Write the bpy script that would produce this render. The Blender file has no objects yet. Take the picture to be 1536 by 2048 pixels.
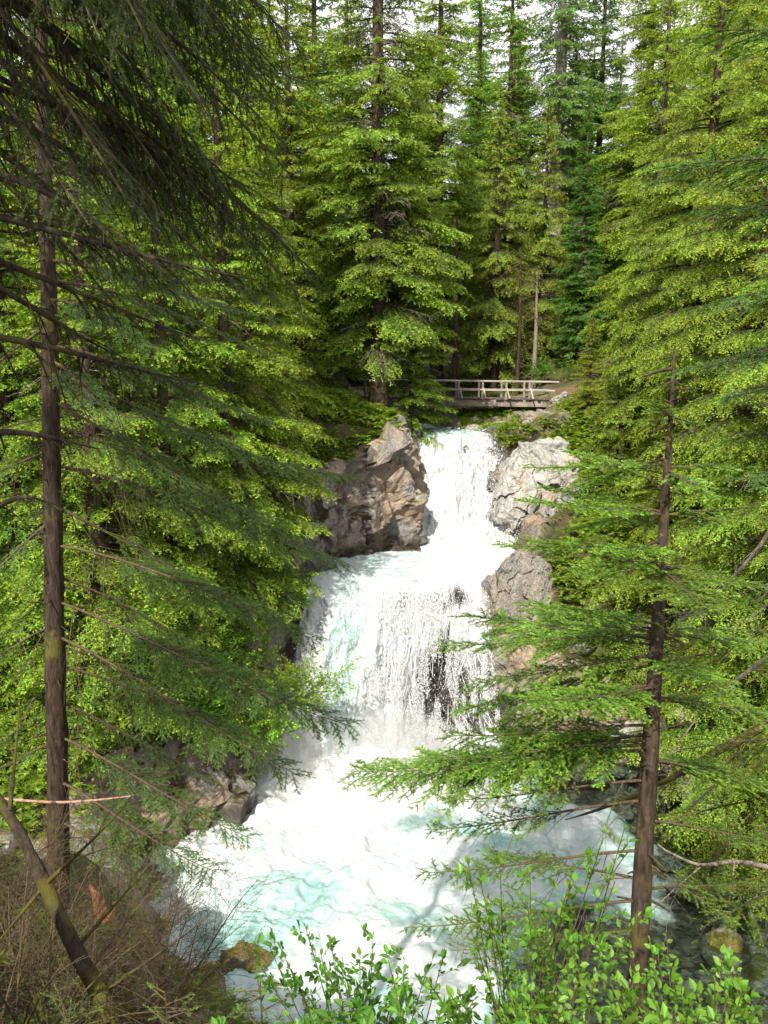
import bpy, math
import numpy as np
from mathutils import Vector

# ------------------------------------------------------------------ camera, sky, sun, exposure
SC = bpy.context.scene
COL = SC.collection
FPX = 1577.0                       # focal length in pixels of the 1536x2048 photograph
PITCH = math.radians(9.9)
cam_d = bpy.data.cameras.new("camera")
cam = bpy.data.objects.new("camera", cam_d)
COL.objects.link(cam)
cam.location = (0, 0, 0)
cam.rotation_euler = (math.radians(90) - PITCH, 0, 0)
cam_d.sensor_fit = 'VERTICAL'
cam_d.sensor_height = 36.0
cam_d.lens = 36.0 * FPX / 2048.0
cam_d.clip_start = 0.05
cam_d.clip_end = 2000
SC.camera = cam

SUN_EL, SUN_AZ = math.radians(45), math.radians(202)   # azimuth clockwise from +Y (205 = behind the camera, a little to the left)
W = bpy.data.worlds.new("World")
SC.world = W
W.use_nodes = True
wn, wl = W.node_tree.nodes, W.node_tree.links
wn.clear()
wo = wn.new("ShaderNodeOutputWorld")
bg = wn.new("ShaderNodeBackground")
sky = wn.new("ShaderNodeTexSky")
sky.sky_type = 'NISHITA'
sky.sun_disc = False
sky.sun_elevation = SUN_EL
sky.sun_rotation = SUN_AZ
sky.air_density = 1.0
sky.dust_density = 2.5
# thin bright cloud over most of the sky
tc = wn.new("ShaderNodeTexCoord")
cn = wn.new("ShaderNodeTexNoise"); cn.inputs['Scale'].default_value = 2.6; cn.inputs['Detail'].default_value = 5
cr = wn.new("ShaderNodeValToRGB"); cr.color_ramp.elements[0].position = .18; cr.color_ramp.elements[1].position = .42
mx = wn.new("ShaderNodeMix"); mx.data_type = 'RGBA'
wl.new(tc.outputs['Generated'], cn.inputs['Vector'])
wl.new(cn.outputs['Fac'], cr.inputs['Fac'])
wl.new(cr.outputs['Color'], mx.inputs[0])
wl.new(sky.outputs['Color'], mx.inputs[6])
mx.inputs[7].default_value = (9.6, 9.4, 9.9, 1)
wl.new(mx.outputs[2], bg.inputs['Color'])
bg.inputs['Strength'].default_value = 0.105
wl.new(bg.outputs[0], wo.inputs['Surface'])

sun_d = bpy.data.lights.new("sun", 'SUN')
sun_d.energy = 5.0
sun_d.angle = math.radians(0.6)
sun_d.color = (1.0, 0.93, 0.79)
sun = bpy.data.objects.new("sun", sun_d)
COL.objects.link(sun)
_s = Vector((math.sin(SUN_AZ) * math.cos(SUN_EL), math.cos(SUN_AZ) * math.cos(SUN_EL), math.sin(SUN_EL)))
sun.rotation_euler = (-_s).to_track_quat('-Z', 'Y').to_euler()
sun.location = _s * 60

SC.view_settings.view_transform = 'Standard'
SC.view_settings.look = 'None'
SC.view_settings.exposure = 0.84
SC.view_settings.gamma = 1
cy = SC.cycles
cy.max_bounces = 7; cy.diffuse_bounces = 3; cy.glossy_bounces = 2; cy.transmission_bounces = 4; cy.transparent_max_bounces = 10; cy.volume_bounces = 3
cy.sample_clamp_indirect = 4
cy.use_denoising = True

# ------------------------------------------------------------------ placing helpers
_f = np.array([0, math.cos(PITCH), -math.sin(PITCH)]); _u = np.array([0, math.sin(PITCH), math.cos(PITCH)])


def ray(px, py):
    return _f + (px - 768) / FPX * np.array([1., 0, 0]) + (1024 - py) / FPX * _u


def at(px, py, Y):
    """point of the place at distance Y in front of the viewpoint"""
    v = ray(px, py)
    return v * (Y / v[1])


# ------------------------------------------------------------------ noise
_P = np.random.RandomState(7).permutation(4096)


def _h(i, j, k):
    return _P[(_P[(_P[i & 4095] + j) & 4095] + k) & 4095]


_G = np.random.RandomState(3).normal(size=(4096, 3)); _G /= np.linalg.norm(_G, axis=1)[:, None]
_R = np.random.RandomState(5).rand(4096, 3)


def perlin(p):
    p = np.asarray(p, float)
    i = np.floor(p).astype(np.int64); f = p - i
    w = f * f * f * (f * (f * 6 - 15) + 10)
    r = 0
    for dx in (0, 1):
        wx = w[:, 0] if dx else 1 - w[:, 0]
        for dy in (0, 1):
            wy = w[:, 1] if dy else 1 - w[:, 1]
            for dz in (0, 1):
                wz = w[:, 2] if dz else 1 - w[:, 2]
                g = _G[_h(i[:, 0] + dx, i[:, 1] + dy, i[:, 2] + dz)]
                r = r + wx * wy * wz * (g[:, 0] * (f[:, 0] - dx) + g[:, 1] * (f[:, 1] - dy) + g[:, 2] * (f[:, 2] - dz))
    return r * 1.5


def fbm(p, o=4, lac=2.05, gain=.5):
    a, s, r = 1., 1., 0
    for k in range(o):
        r = r + a * perlin(np.asarray(p) * s + 17.3 * k); a *= gain; s *= lac
    return r


def voronoi(p):
    """F1, F2 and a random value of the nearest cell"""
    i = np.floor(p).astype(np.int64)
    n = len(p)
    f1 = np.full(n, 9.); f2 = np.full(n, 9.); cid = np.zeros(n, np.int64)
    for dx in (-1, 0, 1):
        for dy in (-1, 0, 1):
            for dz in (-1, 0, 1):
                h = _h(i[:, 0] + dx, i[:, 1] + dy, i[:, 2] + dz)
                q = i + (dx, dy, dz) + _R[h]
                d = np.linalg.norm(q - p, axis=1)
                m = d < f1
                f2 = np.where(m, f1, np.minimum(f2, d))
                f1 = np.where(m, d, f1); cid = np.where(m, h, cid)
    return f1, f2, _R[cid]


def facets(p, s, seed=0.):
    """fractured relief: every cell is a plane with its own offset and tilt"""
    q = p * s + seed
    i = np.floor(q).astype(np.int64); n = len(q)
    f1 = np.full(n, 9.); best = np.zeros((n, 3)); cid = np.zeros(n, np.int64)
    for dx in (-1, 0, 1):
        for dy in (-1, 0, 1):
            for dz in (-1, 0, 1):
                h = _h(i[:, 0] + dx, i[:, 1] + dy, i[:, 2] + dz)
                v = q - (i + (dx, dy, dz) + _R[h]); d = np.abs(v).sum(1) * .5 + np.abs(v).max(1) * .6
                m = d < f1; f1 = np.where(m, d, f1); cid = np.where(m, h, cid); best[m] = v[m]
    r = _R[cid]; r2 = _R[(cid * 7 + 13) & 4095]
    return (r[:, 0] - .5) + ((r2 - .5) * best).sum(1) * 1.5


def sstep(a, b, x):
    t = np.clip((x - a) / (b - a), 0, 1)
    return t * t * (3 - 2 * t)


def nrm(v):
    return v / np.maximum(np.linalg.norm(v, axis=-1, keepdims=True), 1e-9)


# ------------------------------------------------------------------ object helpers
def tag(o, label=None, cat=None, group=None, kind=None):
    if label: o["label"] = label
    if cat: o["category"] = cat
    if group: o["group"] = group
    if kind: o["kind"] = kind
    return o


def empty(name, loc=(0, 0, 0), label=None, cat=None, group=None):
    o = bpy.data.objects.new(name, None)
    o.location = loc; o.empty_display_size = .3
    COL.objects.link(o)
    return tag(o, label, cat, group)


def mesh(name, V, faces, mats=(), midx=None, attrs=None, smooth=False):
    """V (n,3); faces: list of (m,k) index arrays; attrs: {name: per-face values}"""
    me = bpy.data.meshes.new(name)
    V = np.ascontiguousarray(V, np.float32)
    faces = [np.asarray(f, np.int32) for f in faces if len(f)]
    me.vertices.add(len(V)); me.vertices.foreach_set("co", V.ravel())
    loops = np.concatenate([f.ravel() for f in faces])
    tot = np.concatenate([np.full(len(f), f.shape[1], np.int32) for f in faces])
    st = np.concatenate([[0], np.cumsum(tot)[:-1]]).astype(np.int32)
    me.loops.add(len(loops)); me.loops.foreach_set("vertex_index", loops)
    me.polygons.add(len(tot)); me.polygons.foreach_set("loop_start", st)
    try:
        me.polygons.foreach_set("loop_total", tot)
    except Exception:
        pass
    for m in mats: me.materials.append(m)
    if midx is not None: me.polygons.foreach_set("material_index", np.asarray(midx, np.int32))
    me.polygons.foreach_set("use_smooth", np.full(len(tot), bool(smooth)))
    for k, v in (attrs or {}).items():
        a = me.attributes.new(k, 'FLOAT', 'FACE' if len(v) == len(tot) else 'POINT')
        a.data.foreach_set("value", np.ascontiguousarray(v, np.float32))
    me.update(calc_edges=True)
    me.validate()
    return me


def link(name, me, parent=None, loc=None, color=None):
    o = bpy.data.objects.new(name, me)
    if loc is not None: o.location = loc
    if color: o.color = (*color, 1)
    COL.objects.link(o)
    if parent: o.parent = parent
    return o


def gridfaces(nu, nv, off=0):
    a = np.arange(nu * nv).reshape(nu, nv) + off
    return np.stack([a[:-1, :-1], a[1:, :-1], a[1:, 1:], a[:-1, 1:]], -1).reshape(-1, 4)


# ------------------------------------------------------------------ materials
def nt(name):
    m = bpy.data.materials.new(name); m.use_nodes = True
    t = m.node_tree; t.nodes.clear()
    out = t.nodes.new("ShaderNodeOutputMaterial")
    return m, t.nodes, t.links, out


def ramp(N, stops):
    r = N.new("ShaderNodeValToRGB")
    e = r.color_ramp.elements
    while len(e) < len(stops): e.new(.5)
    for k, (p, c) in enumerate(stops):
        e[k].position = p; e[k].color = (*c, 1)
    return r


def noise(N, L, vec, scale, detail=4, rough=.55, dist=0):
    n = N.new("ShaderNodeTexNoise")
    n.inputs['Scale'].default_value = scale; n.inputs['Detail'].default_value = detail
    n.inputs['Roughness'].default_value = rough; n.inputs['Distortion'].default_value = dist
    if vec is not None: L.new(vec, n.inputs['Vector'])
    return n.outputs['Fac']


def mixc(N, L, fac, a, b, mode='MIX'):
    m = N.new("ShaderNodeMix"); m.data_type = 'RGBA'; m.blend_type = mode
    for s, v in ((0, fac), (6, a), (7, b)):
        if hasattr(v, 'is_linked'): L.new(v, m.inputs[s])
        else: m.inputs[s].default_value = v if s == 0 else (*v, 1)
    return m.outputs[2]


def math_(N, L, op, a, b=None, clamp=False):
    m = N.new("ShaderNodeMath"); m.operation = op; m.use_clamp = clamp
    for s, v in ((0, a), (1, b)):
        if v is None: continue
        if hasattr(v, 'is_linked'): L.new(v, m.inputs[s])
        else: m.inputs[s].default_value = v
    return m.outputs[0]


def mrange(N, L, v, a, b, c=0., d=1.):
    m = N.new("ShaderNodeMapRange")
    L.new(v, m.inputs[0])
    for k, x in enumerate((a, b, c, d)): m.inputs[k + 1].default_value = x
    return m.outputs[0]


def foliage_mat(name, old, new, trans, tfac=.38, spec=.25, rough=.5):
    """leaf colour from old growth to the fresh tips, tinted per tree by the object colour"""
    m, N, L, out = nt(name)
    t1 = N.new("ShaderNodeAttribute"); t1.attribute_name = 'tint'
    t2 = N.new("ShaderNodeAttribute"); t2.attribute_name = 'tip'
    oi = N.new("ShaderNodeObjectInfo")
    c = mixc(N, L, t2.outputs['Fac'], old, new)
    hv = N.new("ShaderNodeHueSaturation")
    L.new(mrange(N, L, t1.outputs['Fac'], 0, 1, .48, .52), hv.inputs['Hue'])
    L.new(mrange(N, L, t1.outputs['Fac'], 0, 1, .62, 1.4), hv.inputs['Value'])
    L.new(c, hv.inputs['Color'])
    c2 = mixc(N, L, 1.0, hv.outputs['Color'], oi.outputs['Color'], 'MULTIPLY')
    p = N.new("ShaderNodeBsdfPrincipled")
    L.new(c2, p.inputs['Base Color']); p.inputs['Roughness'].default_value = rough
    p.inputs['Specular IOR Level'].default_value = spec
    tr = N.new("ShaderNodeBsdfTranslucent")
    L.new(mixc(N, L, 1.0, c2, trans, 'MULTIPLY'), tr.inputs['Color'])
    ms = N.new("ShaderNodeMixShader"); ms.inputs[0].default_value = tfac
    L.new(p.outputs[0], ms.inputs[1]); L.new(tr.outputs[0], ms.inputs[2])
    L.new(ms.outputs[0], out.inputs['Surface'])
    return m


def bark_mat(name, c0, c1, moss=(.10, .095, .02), mossamt=.5, scale=1.0):
    m, N, L, out = nt(name)
    tc = N.new("ShaderNodeTexCoord"); mp = N.new("ShaderNodeMapping")
    mp.inputs['Scale'].default_value = (1, 1, .22)
    L.new(tc.outputs['Object'], mp.inputs['Vector'])
    n1 = noise(N, L, mp.outputs[0], 26 * scale, 6, .65)
    n2 = noise(N, L, tc.outputs['Object'], 2.3 * scale, 5, .65)
    n3 = noise(N, L, tc.outputs['Object'], 9 * scale, 4)
    c = ramp(N, [(.34, c0), (.66, c1)]); L.new(n1, c.inputs[0])
    lich = mixc(N, L, mrange(N, L, n3, .66, .74, 0, .5), c.outputs[0], tuple(min(1, x * 1.8 + .05) for x in c1))
    cc = mixc(N, L, mrange(N, L, n2, .62 - .25 * mossamt, .72 - .2 * mossamt), lich, moss)
    p = N.new("ShaderNodeBsdfPrincipled"); p.inputs['Roughness'].default_value = .85
    p.inputs['Specular IOR Level'].default_value = .2
    L.new(cc, p.inputs['Base Color'])
    b = N.new("ShaderNodeBump"); b.inputs['Strength'].default_value = .9; b.inputs['Distance'].default_value = .03
    L.new(n1, b.inputs['Height']); L.new(b.outputs[0], p.inputs['Normal'])
    L.new(p.outputs[0], out.inputs['Surface'])
    return m


def rock_mat(name, grey0, grey1, tan, rust=(.30, .13, .035), tanamt=.5, mossamt=.35, wet=0.):
    m, N, L, out = nt(name)
    tc = N.new("ShaderNodeTexCoord"); v = tc.outputs['Object']
    mp = N.new("ShaderNodeMapping"); mp.inputs['Rotation'].default_value = (.5, .35, .2); mp.inputs['Scale'].default_value = (1, 1.5, .7)
    L.new(v, mp.inputs['Vector'])
    n0 = noise(N, L, mp.outputs[0], 2.2, 9, .68, .6)
    n1 = noise(N, L, v, .42, 4, .6, .8)
    n2 = noise(N, L, v, .9, 6, .65)
    n3 = noise(N, L, v, 14, 6, .7)
    vo = N.new("ShaderNodeTexVoronoi"); vo.feature = 'DISTANCE_TO_EDGE'; vo.inputs['Scale'].default_value = 2.1
    wv = N.new("ShaderNodeVectorMath"); wv.operation = 'MULTIPLY_ADD'
    nn = N.new("ShaderNodeTexNoise"); nn.inputs['Scale'].default_value = 1.6; nn.inputs['Detail'].default_value = 4; L.new(v, nn.inputs['Vector'])
    L.new(nn.outputs['Color'], wv.inputs[0]); wv.inputs[1].default_value = (1.1, 1.1, 1.1); L.new(mp.outputs[0], wv.inputs[2])
    L.new(wv.outputs[0], vo.inputs['Vector'])
    g = ramp(N, [(.32, grey0), (.5, tuple((a + b) / 2 for a, b in zip(grey0, grey1))), (.68, grey1)]); L.new(n0, g.inputs[0])
    c = mixc(N, L, mrange(N, L, n1, .58 - .3 * tanamt, .66 - .2 * tanamt), g.outputs[0], mixc(N, L, n0, tuple(x * .7 for x in tan), tuple(x * 1.25 for x in tan)))
    c = mixc(N, L, mrange(N, L, n2, .62, .72, 0, .7), c, rust)
    crack = mrange(N, L, vo.outputs['Distance'], 0, .03, .55, 0)
    c = mixc(N, L, math_(N, L, 'MULTIPLY', crack, mrange(N, L, n3, .35, .6)), c, tuple(x * .35 for x in grey0))
    c = mixc(N, L, mrange(N, L, n3, .3, .75, 0, .6), c, mixc(N, L, .5, c, (.9, .88, .84)))
    geo = N.new("ShaderNodeNewGeometry"); sx = N.new("ShaderNodeSeparateXYZ"); L.new(geo.outputs['Normal'], sx.inputs[0])
    up = math_(N, L, 'ADD', sx.outputs[2], math_(N, L, 'MULTIPLY', math_(N, L, 'SUBTRACT', n2, .5), 2.4))
    mossf = mrange(N, L, up, 1.05 - mossamt, 1.3 - mossamt)
    c = mixc(N, L, mossf, c, mixc(N, L, n3, (.045, .05, .01), (.16, .13, .025)))
    p = N.new("ShaderNodeBsdfPrincipled"); L.new(c, p.inputs['Base Color'])
    p.inputs['Roughness'].default_value = .8 - .5 * wet; p.inputs['Specular IOR Level'].default_value = .3 + .3 * wet
    hb = math_(N, L, 'ADD', math_(N, L, 'MULTIPLY', n0, 1.0), math_(N, L, 'MULTIPLY', n3, .22))
    hb = math_(N, L, 'SUBTRACT', hb, math_(N, L, 'MULTIPLY', crack, .25))
    b = N.new("ShaderNodeBump"); b.inputs['Strength'].default_value = 1; b.inputs['Distance'].default_value = .13
    L.new(hb, b.inputs['Height']); L.new(b.outputs[0], p.inputs['Normal'])
    L.new(p.outputs[0], out.inputs['Surface'])
    return m


M = {}
M['fir'] = foliage_mat('fir_needles', (.035, .085, .020), (.20, .34, .045), (1.5, 1.6, .6), .34, .35, .42)
M['hem'] = foliage_mat('hemlock_needles', (.060, .11, .016), (.38, .49, .062), (1.4, 1.4, .5), .42)
M['leaf'] = foliage_mat('broad_leaves', (.075, .15, .022), (.26, .38, .065), (1.5, 1.5, .5), .42, .3, .4)
M['dry'] = foliage_mat('dry_needles', (.09, .06, .025), (.20, .15, .05), (1, 1, .8), .2)
M['bark'] = bark_mat('dark_bark', (.022, .015, .010), (.085, .062, .045), mossamt=.35)
M['barkred'] = bark_mat('brown_bark', (.018, .012, .009), (.075, .050, .036), mossamt=.25)
M['barkgrey'] = bark_mat('grey_bark', (.12, .105, .095), (.34, .31, .29), mossamt=.0, scale=.5)
M['barkmoss'] = bark_mat('mossy_bark', (.02, .015, .010), (.07, .052, .036), (.085, .075, .015), .75)
M['twig'] = bark_mat('twig_bark', (.05, .032, .02), (.15, .105, .075), mossamt=.5, scale=2)
M['deadwood'] = bark_mat('dead_twig_wood', (.09, .072, .058), (.27, .23, .19), mossamt=.2, scale=1)
M['rock'] = rock_mat('cliff_rock', (.06, .058, .055), (.25, .235, .21), (.30, .19, .115), tanamt=.55, mossamt=.32)
M['grey'] = rock_mat('grey_rock', (.06, .06, .058), (.38, .365, .34), (.28, .21, .15), tanamt=.12, mossamt=.08)
M['brown'] = rock_mat('brown_rock', (.035, .032, .028), (.15, .13, .11), (.15, .115, .085), tanamt=.5, mossamt=.28)
M['wet'] = rock_mat('wet_rock', (.018, .017, .017), (.09, .08, .078), (.07, .055, .045), tanamt=.2, mossamt=-.3, wet=.5)
M['mossrock'] = rock_mat('mossy_rock', (.035, .032, .028), (.15, .13, .11), (.16, .12, .08), tanamt=.4, mossamt=.95)

# ------------------------------------------------------------------ terrain: one stream valley, measured in plan
KY = dict(
    eL=[(14, -2.5), (17.8, -4.5), (19.2, -6.0), (21.2, -7.5), (23.9, -7.8), (26.2, -6.0), (28.3, -4.9), (30.6, -4.2), (33.0, -3.5), (34.5, -3.1), (36.3, -3.0), (37.6, -2.75), (38.5, -1.6), (39.2, .2), (39.7, 2.2), (40.4, 2.45), (42, 2.1), (44, 2.2), (45.5, 2.1), (47, 1.2), (50, -.6), (56, -4), (70, -9), (130, -20)],
    zL=[(14, -15), (17.8, -14.8), (19.2, -14), (21.2, -13), (23.9, -12.4), (26.2, -12.6), (28.3, -12.2), (30.6, -10.6), (34, -8.6), (36.3, -7.0), (37.6, -5.6), (38.5, -4.9), (39.2, -4.2), (39.7, -3.5), (40.4, -3.0), (42, -2.4), (44, -2.5), (45.5, -2.6), (47, -2.4), (50, -1.9), (56, -1.5), (70, .5), (130, 12)],
    lnL=[(14, 1.0), (26, 1.6), (30.6, 1.4), (36, 1.0), (38.5, 1.2), (40, 1.8), (42, 1.3), (47, 1.0), (130, 2)],
    eR=[(14, 11), (20, 12), (23, 12.6), (26, 13.6), (28.3, 13.2), (30, 11.6), (31.5, 9.0), (32.6, 6.0), (33.4, 4.6), (34.2, 4.2), (35.5, 4.7), (37.5, 5.8), (39.5, 6.9), (40.6, 6.8), (42, 5.8), (43.6, 5.7), (45, 5.0), (46, 3.9), (48, 2.9), (50, 1.2), (56, -2.0), (70, -6), (130, -16)],
    zR=[(14, -15.8), (26, -15.8), (30, -15.6), (31.5, -14.8), (32.6, -12.6), (33.4, -11.2), (34.2, -10.4), (35.5, -9.2), (39.5, -8.2), (40.6, -7.5), (42, -5.4), (43.6, -4.6), (45, -3.7), (48, -3.5), (50, -3.2), (56, -2.2), (70, 0), (130, 12)],
    lnR=[(14, 1.5), (30, 1.5), (33, 1.2), (40, 1.0), (45, .8), (50, .8), (130, 2)],
    fl=[(14, -17.0), (30, -17.4), (33.0, -17.0), (33.6, -14.6), (34.5, -11.2), (35.3, -9.85), (36.2, -9.6), (40.4, -9.9), (41.5, -8.9), (43.0, -6.8), (44.3, -4.7), (45.2, -4.1), (50, -3.8), (70, -1.5), (130, 9)])


def K(name, y):
    a = np.array(KY[name]); return np.interp(y, a[:, 0], a[:, 1])


def hintL(d, y):     # rise of the left bank, d metres back from the cliff edge
    return np.minimum(.34 * d, 2.2 + .16 * d) + .8 * np.sin(d * .25 + y * .2) * sstep(1, 5, d)


def hintR(d, y, x):
    beach = sstep(33, 27, y)
    a = .12 * d + .55 * np.maximum(d - 3.0, 0)
    b = np.minimum(.42 * d, 2.6 + .2 * d)
    c = .09 * d + 1.15 * sstep(9.9, 11.6, x) * sstep(44.5, 47, y) + .14 * np.maximum(x - 11.6, 0)
    up = sstep(43, 48, y)
    return beach * np.minimum(a, 7 + .1 * d) + (1 - beach) * ((1 - up) * b + up * c) + .5 * np.sin(d * .3 + y * .23) * sstep(2, 6, d) * (1 - up)


def ground(x, y):
    """height of the valley at (x, y), before the small relief"""
    x = np.atleast_1d(np.asarray(x, float)); y = np.atleast_1d(np.asarray(y, float))
    tl = K('eL', y) - K('lnL', y); tr = K('eR', y) + K('lnR', y)
    z = K('fl', y)
    z = np.where(x < tl, K('zL', y) + hintL(np.maximum(tl - x, 0), y), z)
    z = np.where(x > tr, K('zR', y) + hintR(np.maximum(x - tr, 0), y, x), z)
    return z


_nx = np.array([-30, -12, -8, -4.5, -1, 2.5, 8, 14, 30.])
_ny = np.array([-12, 0, 2, 4, 6, 9, 12, 15, 17, 19.])
_nz = np.array([[-.5, -.5, -1, -1.5, -2, -3, -4.5, -6, -7, -8], [-1, -1.2, -1.8, -2.6, -3.4, -5, -7, -8.8, -10, -11], [-1, -1.4, -2.2, -3.2, -4.2, -6, -8, -9.8, -11, -12.5],
                [-1.2, -1.6, -2.5, -3.7, -4.9, -6.9, -9.7, -14.2, -16.8, -17.8], [-1.4, -1.65, -2.9, -4.4, -6.2, -9, -12, -15.2, -17, -18], [-1.4, -1.65, -2.8, -4.2, -5.8, -9, -12, -15.2, -17, -18],
                [-1.3, -1.6, -2.6, -3.9, -5.4, -8.3, -11.5, -15, -17, -18], [-1, -1.4, -2.2, -3.4, -4.8, -7.5, -11, -14.5, -16.8, -17.5], [0, -.5, -1, -1.5, -2.5, -4.5, -8, -12, -14, -15]])


def nearz(x, y):
    x = np.clip(np.atleast_1d(np.asarray(x, float)), -30, 30); y = np.clip(np.atleast_1d(np.asarray(y, float)), -12, 19)
    i = np.clip(np.searchsorted(_nx, x) - 1, 0, 7); j = np.clip(np.searchsorted(_ny, y) - 1, 0, 8)
    a = (x - _nx[i]) / (_nx[i + 1] - _nx[i]); b = (y - _ny[j]) / (_ny[j + 1] - _ny[j])
    a = a * a * (3 - 2 * a)
    return (1 - a) * ((1 - b) * _nz[i, j] + b * _nz[i, j + 1]) + a * ((1 - b) * _nz[i + 1, j] + b * _nz[i + 1, j + 1])


def gz(x, y):
    return float(nearz(x, y)[0] if y < 16.5 else ground(x, y)[0])


def soil_mat():
    """forest floor, rock on steep faces, gravel in the stream bed, the bare dirt of the trail"""
    m, N, L, out = nt('valley_ground')
    base = M['rock']
    tc = N.new("ShaderNodeTexCoord"); v = tc.outputs['Object']
    geo = N.new("ShaderNodeNewGeometry"); sx = N.new("ShaderNodeSeparateXYZ"); L.new(geo.outputs['True Normal'], sx.inputs[0])
    return m


V = []


def build_terrain():
    ys = [14.]
    while ys[-1] < 125:
        y = ys[-1]
        ys.append(y + (.16 if y < 30.4 else .055 if y < 34.6 else .12 if y < 37 else .05 if y < 41 else .13 if y < 52 else .5 if y < 70 else 1.6))
    ys = np.array(ys); n = len(ys)
    eL, zL, lL, eR, zR, lR, fl = (K(k, ys)[:, None] for k in ('eL', 'zL', 'lnL', 'eR', 'zR', 'lnR', 'fl'))
    Y = ys[:, None]
    d = np.concatenate([np.geomspace(70, 8, 24), np.linspace(7.6, 0.15, 34)])[None]
    XL = eL - lL - d; ZL = zL + hintL(d, Y)
    t = np.linspace(0, 1, 60)[None]
    # wall profile: steep, slightly bulging, rounded off at the top
    prof = 1 - (1 - t) ** 1.0
    XW = eL - lL * (1 - t) ** 1.6; ZW = zL + (fl - zL) * t
    tc_ = np.linspace(0, 1, 44)[None, 1:-1]
    XF = eL + (eR - eL) * tc_; ZF = fl + 0 * tc_
    XR = eR + lR * t ** 1.6; ZR = fl + (zR - fl) * t
    d2 = d[:, ::-1]
    XH = eR + lR + d2; ZH = zR + hintR(d2, Y, XH)
    X = np.concatenate([XL, XW, XF, XR, XH], 1); Z = np.concatenate([ZL, ZW, ZF, ZR, ZH], 1)
    k = X.shape[1]
    P = np.stack([X, np.repeat(Y, k, 1), Z], -1)
    du = np.gradient(P, axis=0); dv = np.gradient(P, axis=1)
    Nn = nrm(np.cross(dv, du)).reshape(-1, 3)
    Nn[Nn[:, 2] < 0] *= 1
    p = P.reshape(-1, 3)
    wall = np.zeros((n, k)); c0 = XL.shape[1]
    wall[:, c0 - 3:c0 + 60] = 1; wall[:, c0 + 60 + 42:c0 + 60 + 42 + 63] = 1
    wall[:, c0 + 60:c0 + 102] = sstep(31.5, 32.5, ys)[:, None] * (1 - sstep(44.8, 46, ys)[:, None]) * (.7 - .45 * sstep(35, 36, ys)[:, None])
    wall = np.maximum(wall, (sstep(2, 3, X) * sstep(11.2, 10.2, X) * (sstep(43.5, 45, Y) * sstep(56, 52, Y))) * .8)
    wall = wall.ravel()
    w = p + .35 * np.stack([fbm(p * .8 + 5, 3), fbm(p * .8 + 31, 3), fbm(p * .8 + 77, 3)], -1)
    blk = 1.0 * facets(w, np.array([.48, .5, .34])) + .30 * facets(w, np.array([1.3, 1.4, .8]), 9.) + .07 * facets(w, np.array([3.6, 3.8, 2.6]), 4.)
    disp = wall * (blk + .35 * fbm(p * .45, 3) + .05 * fbm(p * 3.1, 3)) + (1 - wall) * (.25 * fbm(p * .35, 4) + .06 * fbm(p * 2.2, 3))
    p = p + Nn * disp[:, None]
    wl_ = np.interp(p[:, 1], [14, 33, 35.2, 40, 41.2, 42.6, 43.8, 44.6, 50, 130], [-16.3, -16.3, -9.1, -8.95, -7.9, -6.0, -4.3, -3.5, -3.0, 20])
    wet = sstep(1.5, .3, p[:, 2] - wl_ + .7 * fbm(p * .8 + 3, 3)) * (p[:, 1] < 48)
    stream = np.zeros((n, k)); stream[:, c0 + 55:c0 + 107] = 1
    return mesh('valley_floor', p, [gridfaces(n, k)[:, ::-1]], [M['ground']], attrs={'wall': wall, 'stream': stream.ravel(), 'wet': wet}, smooth=False)


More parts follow.
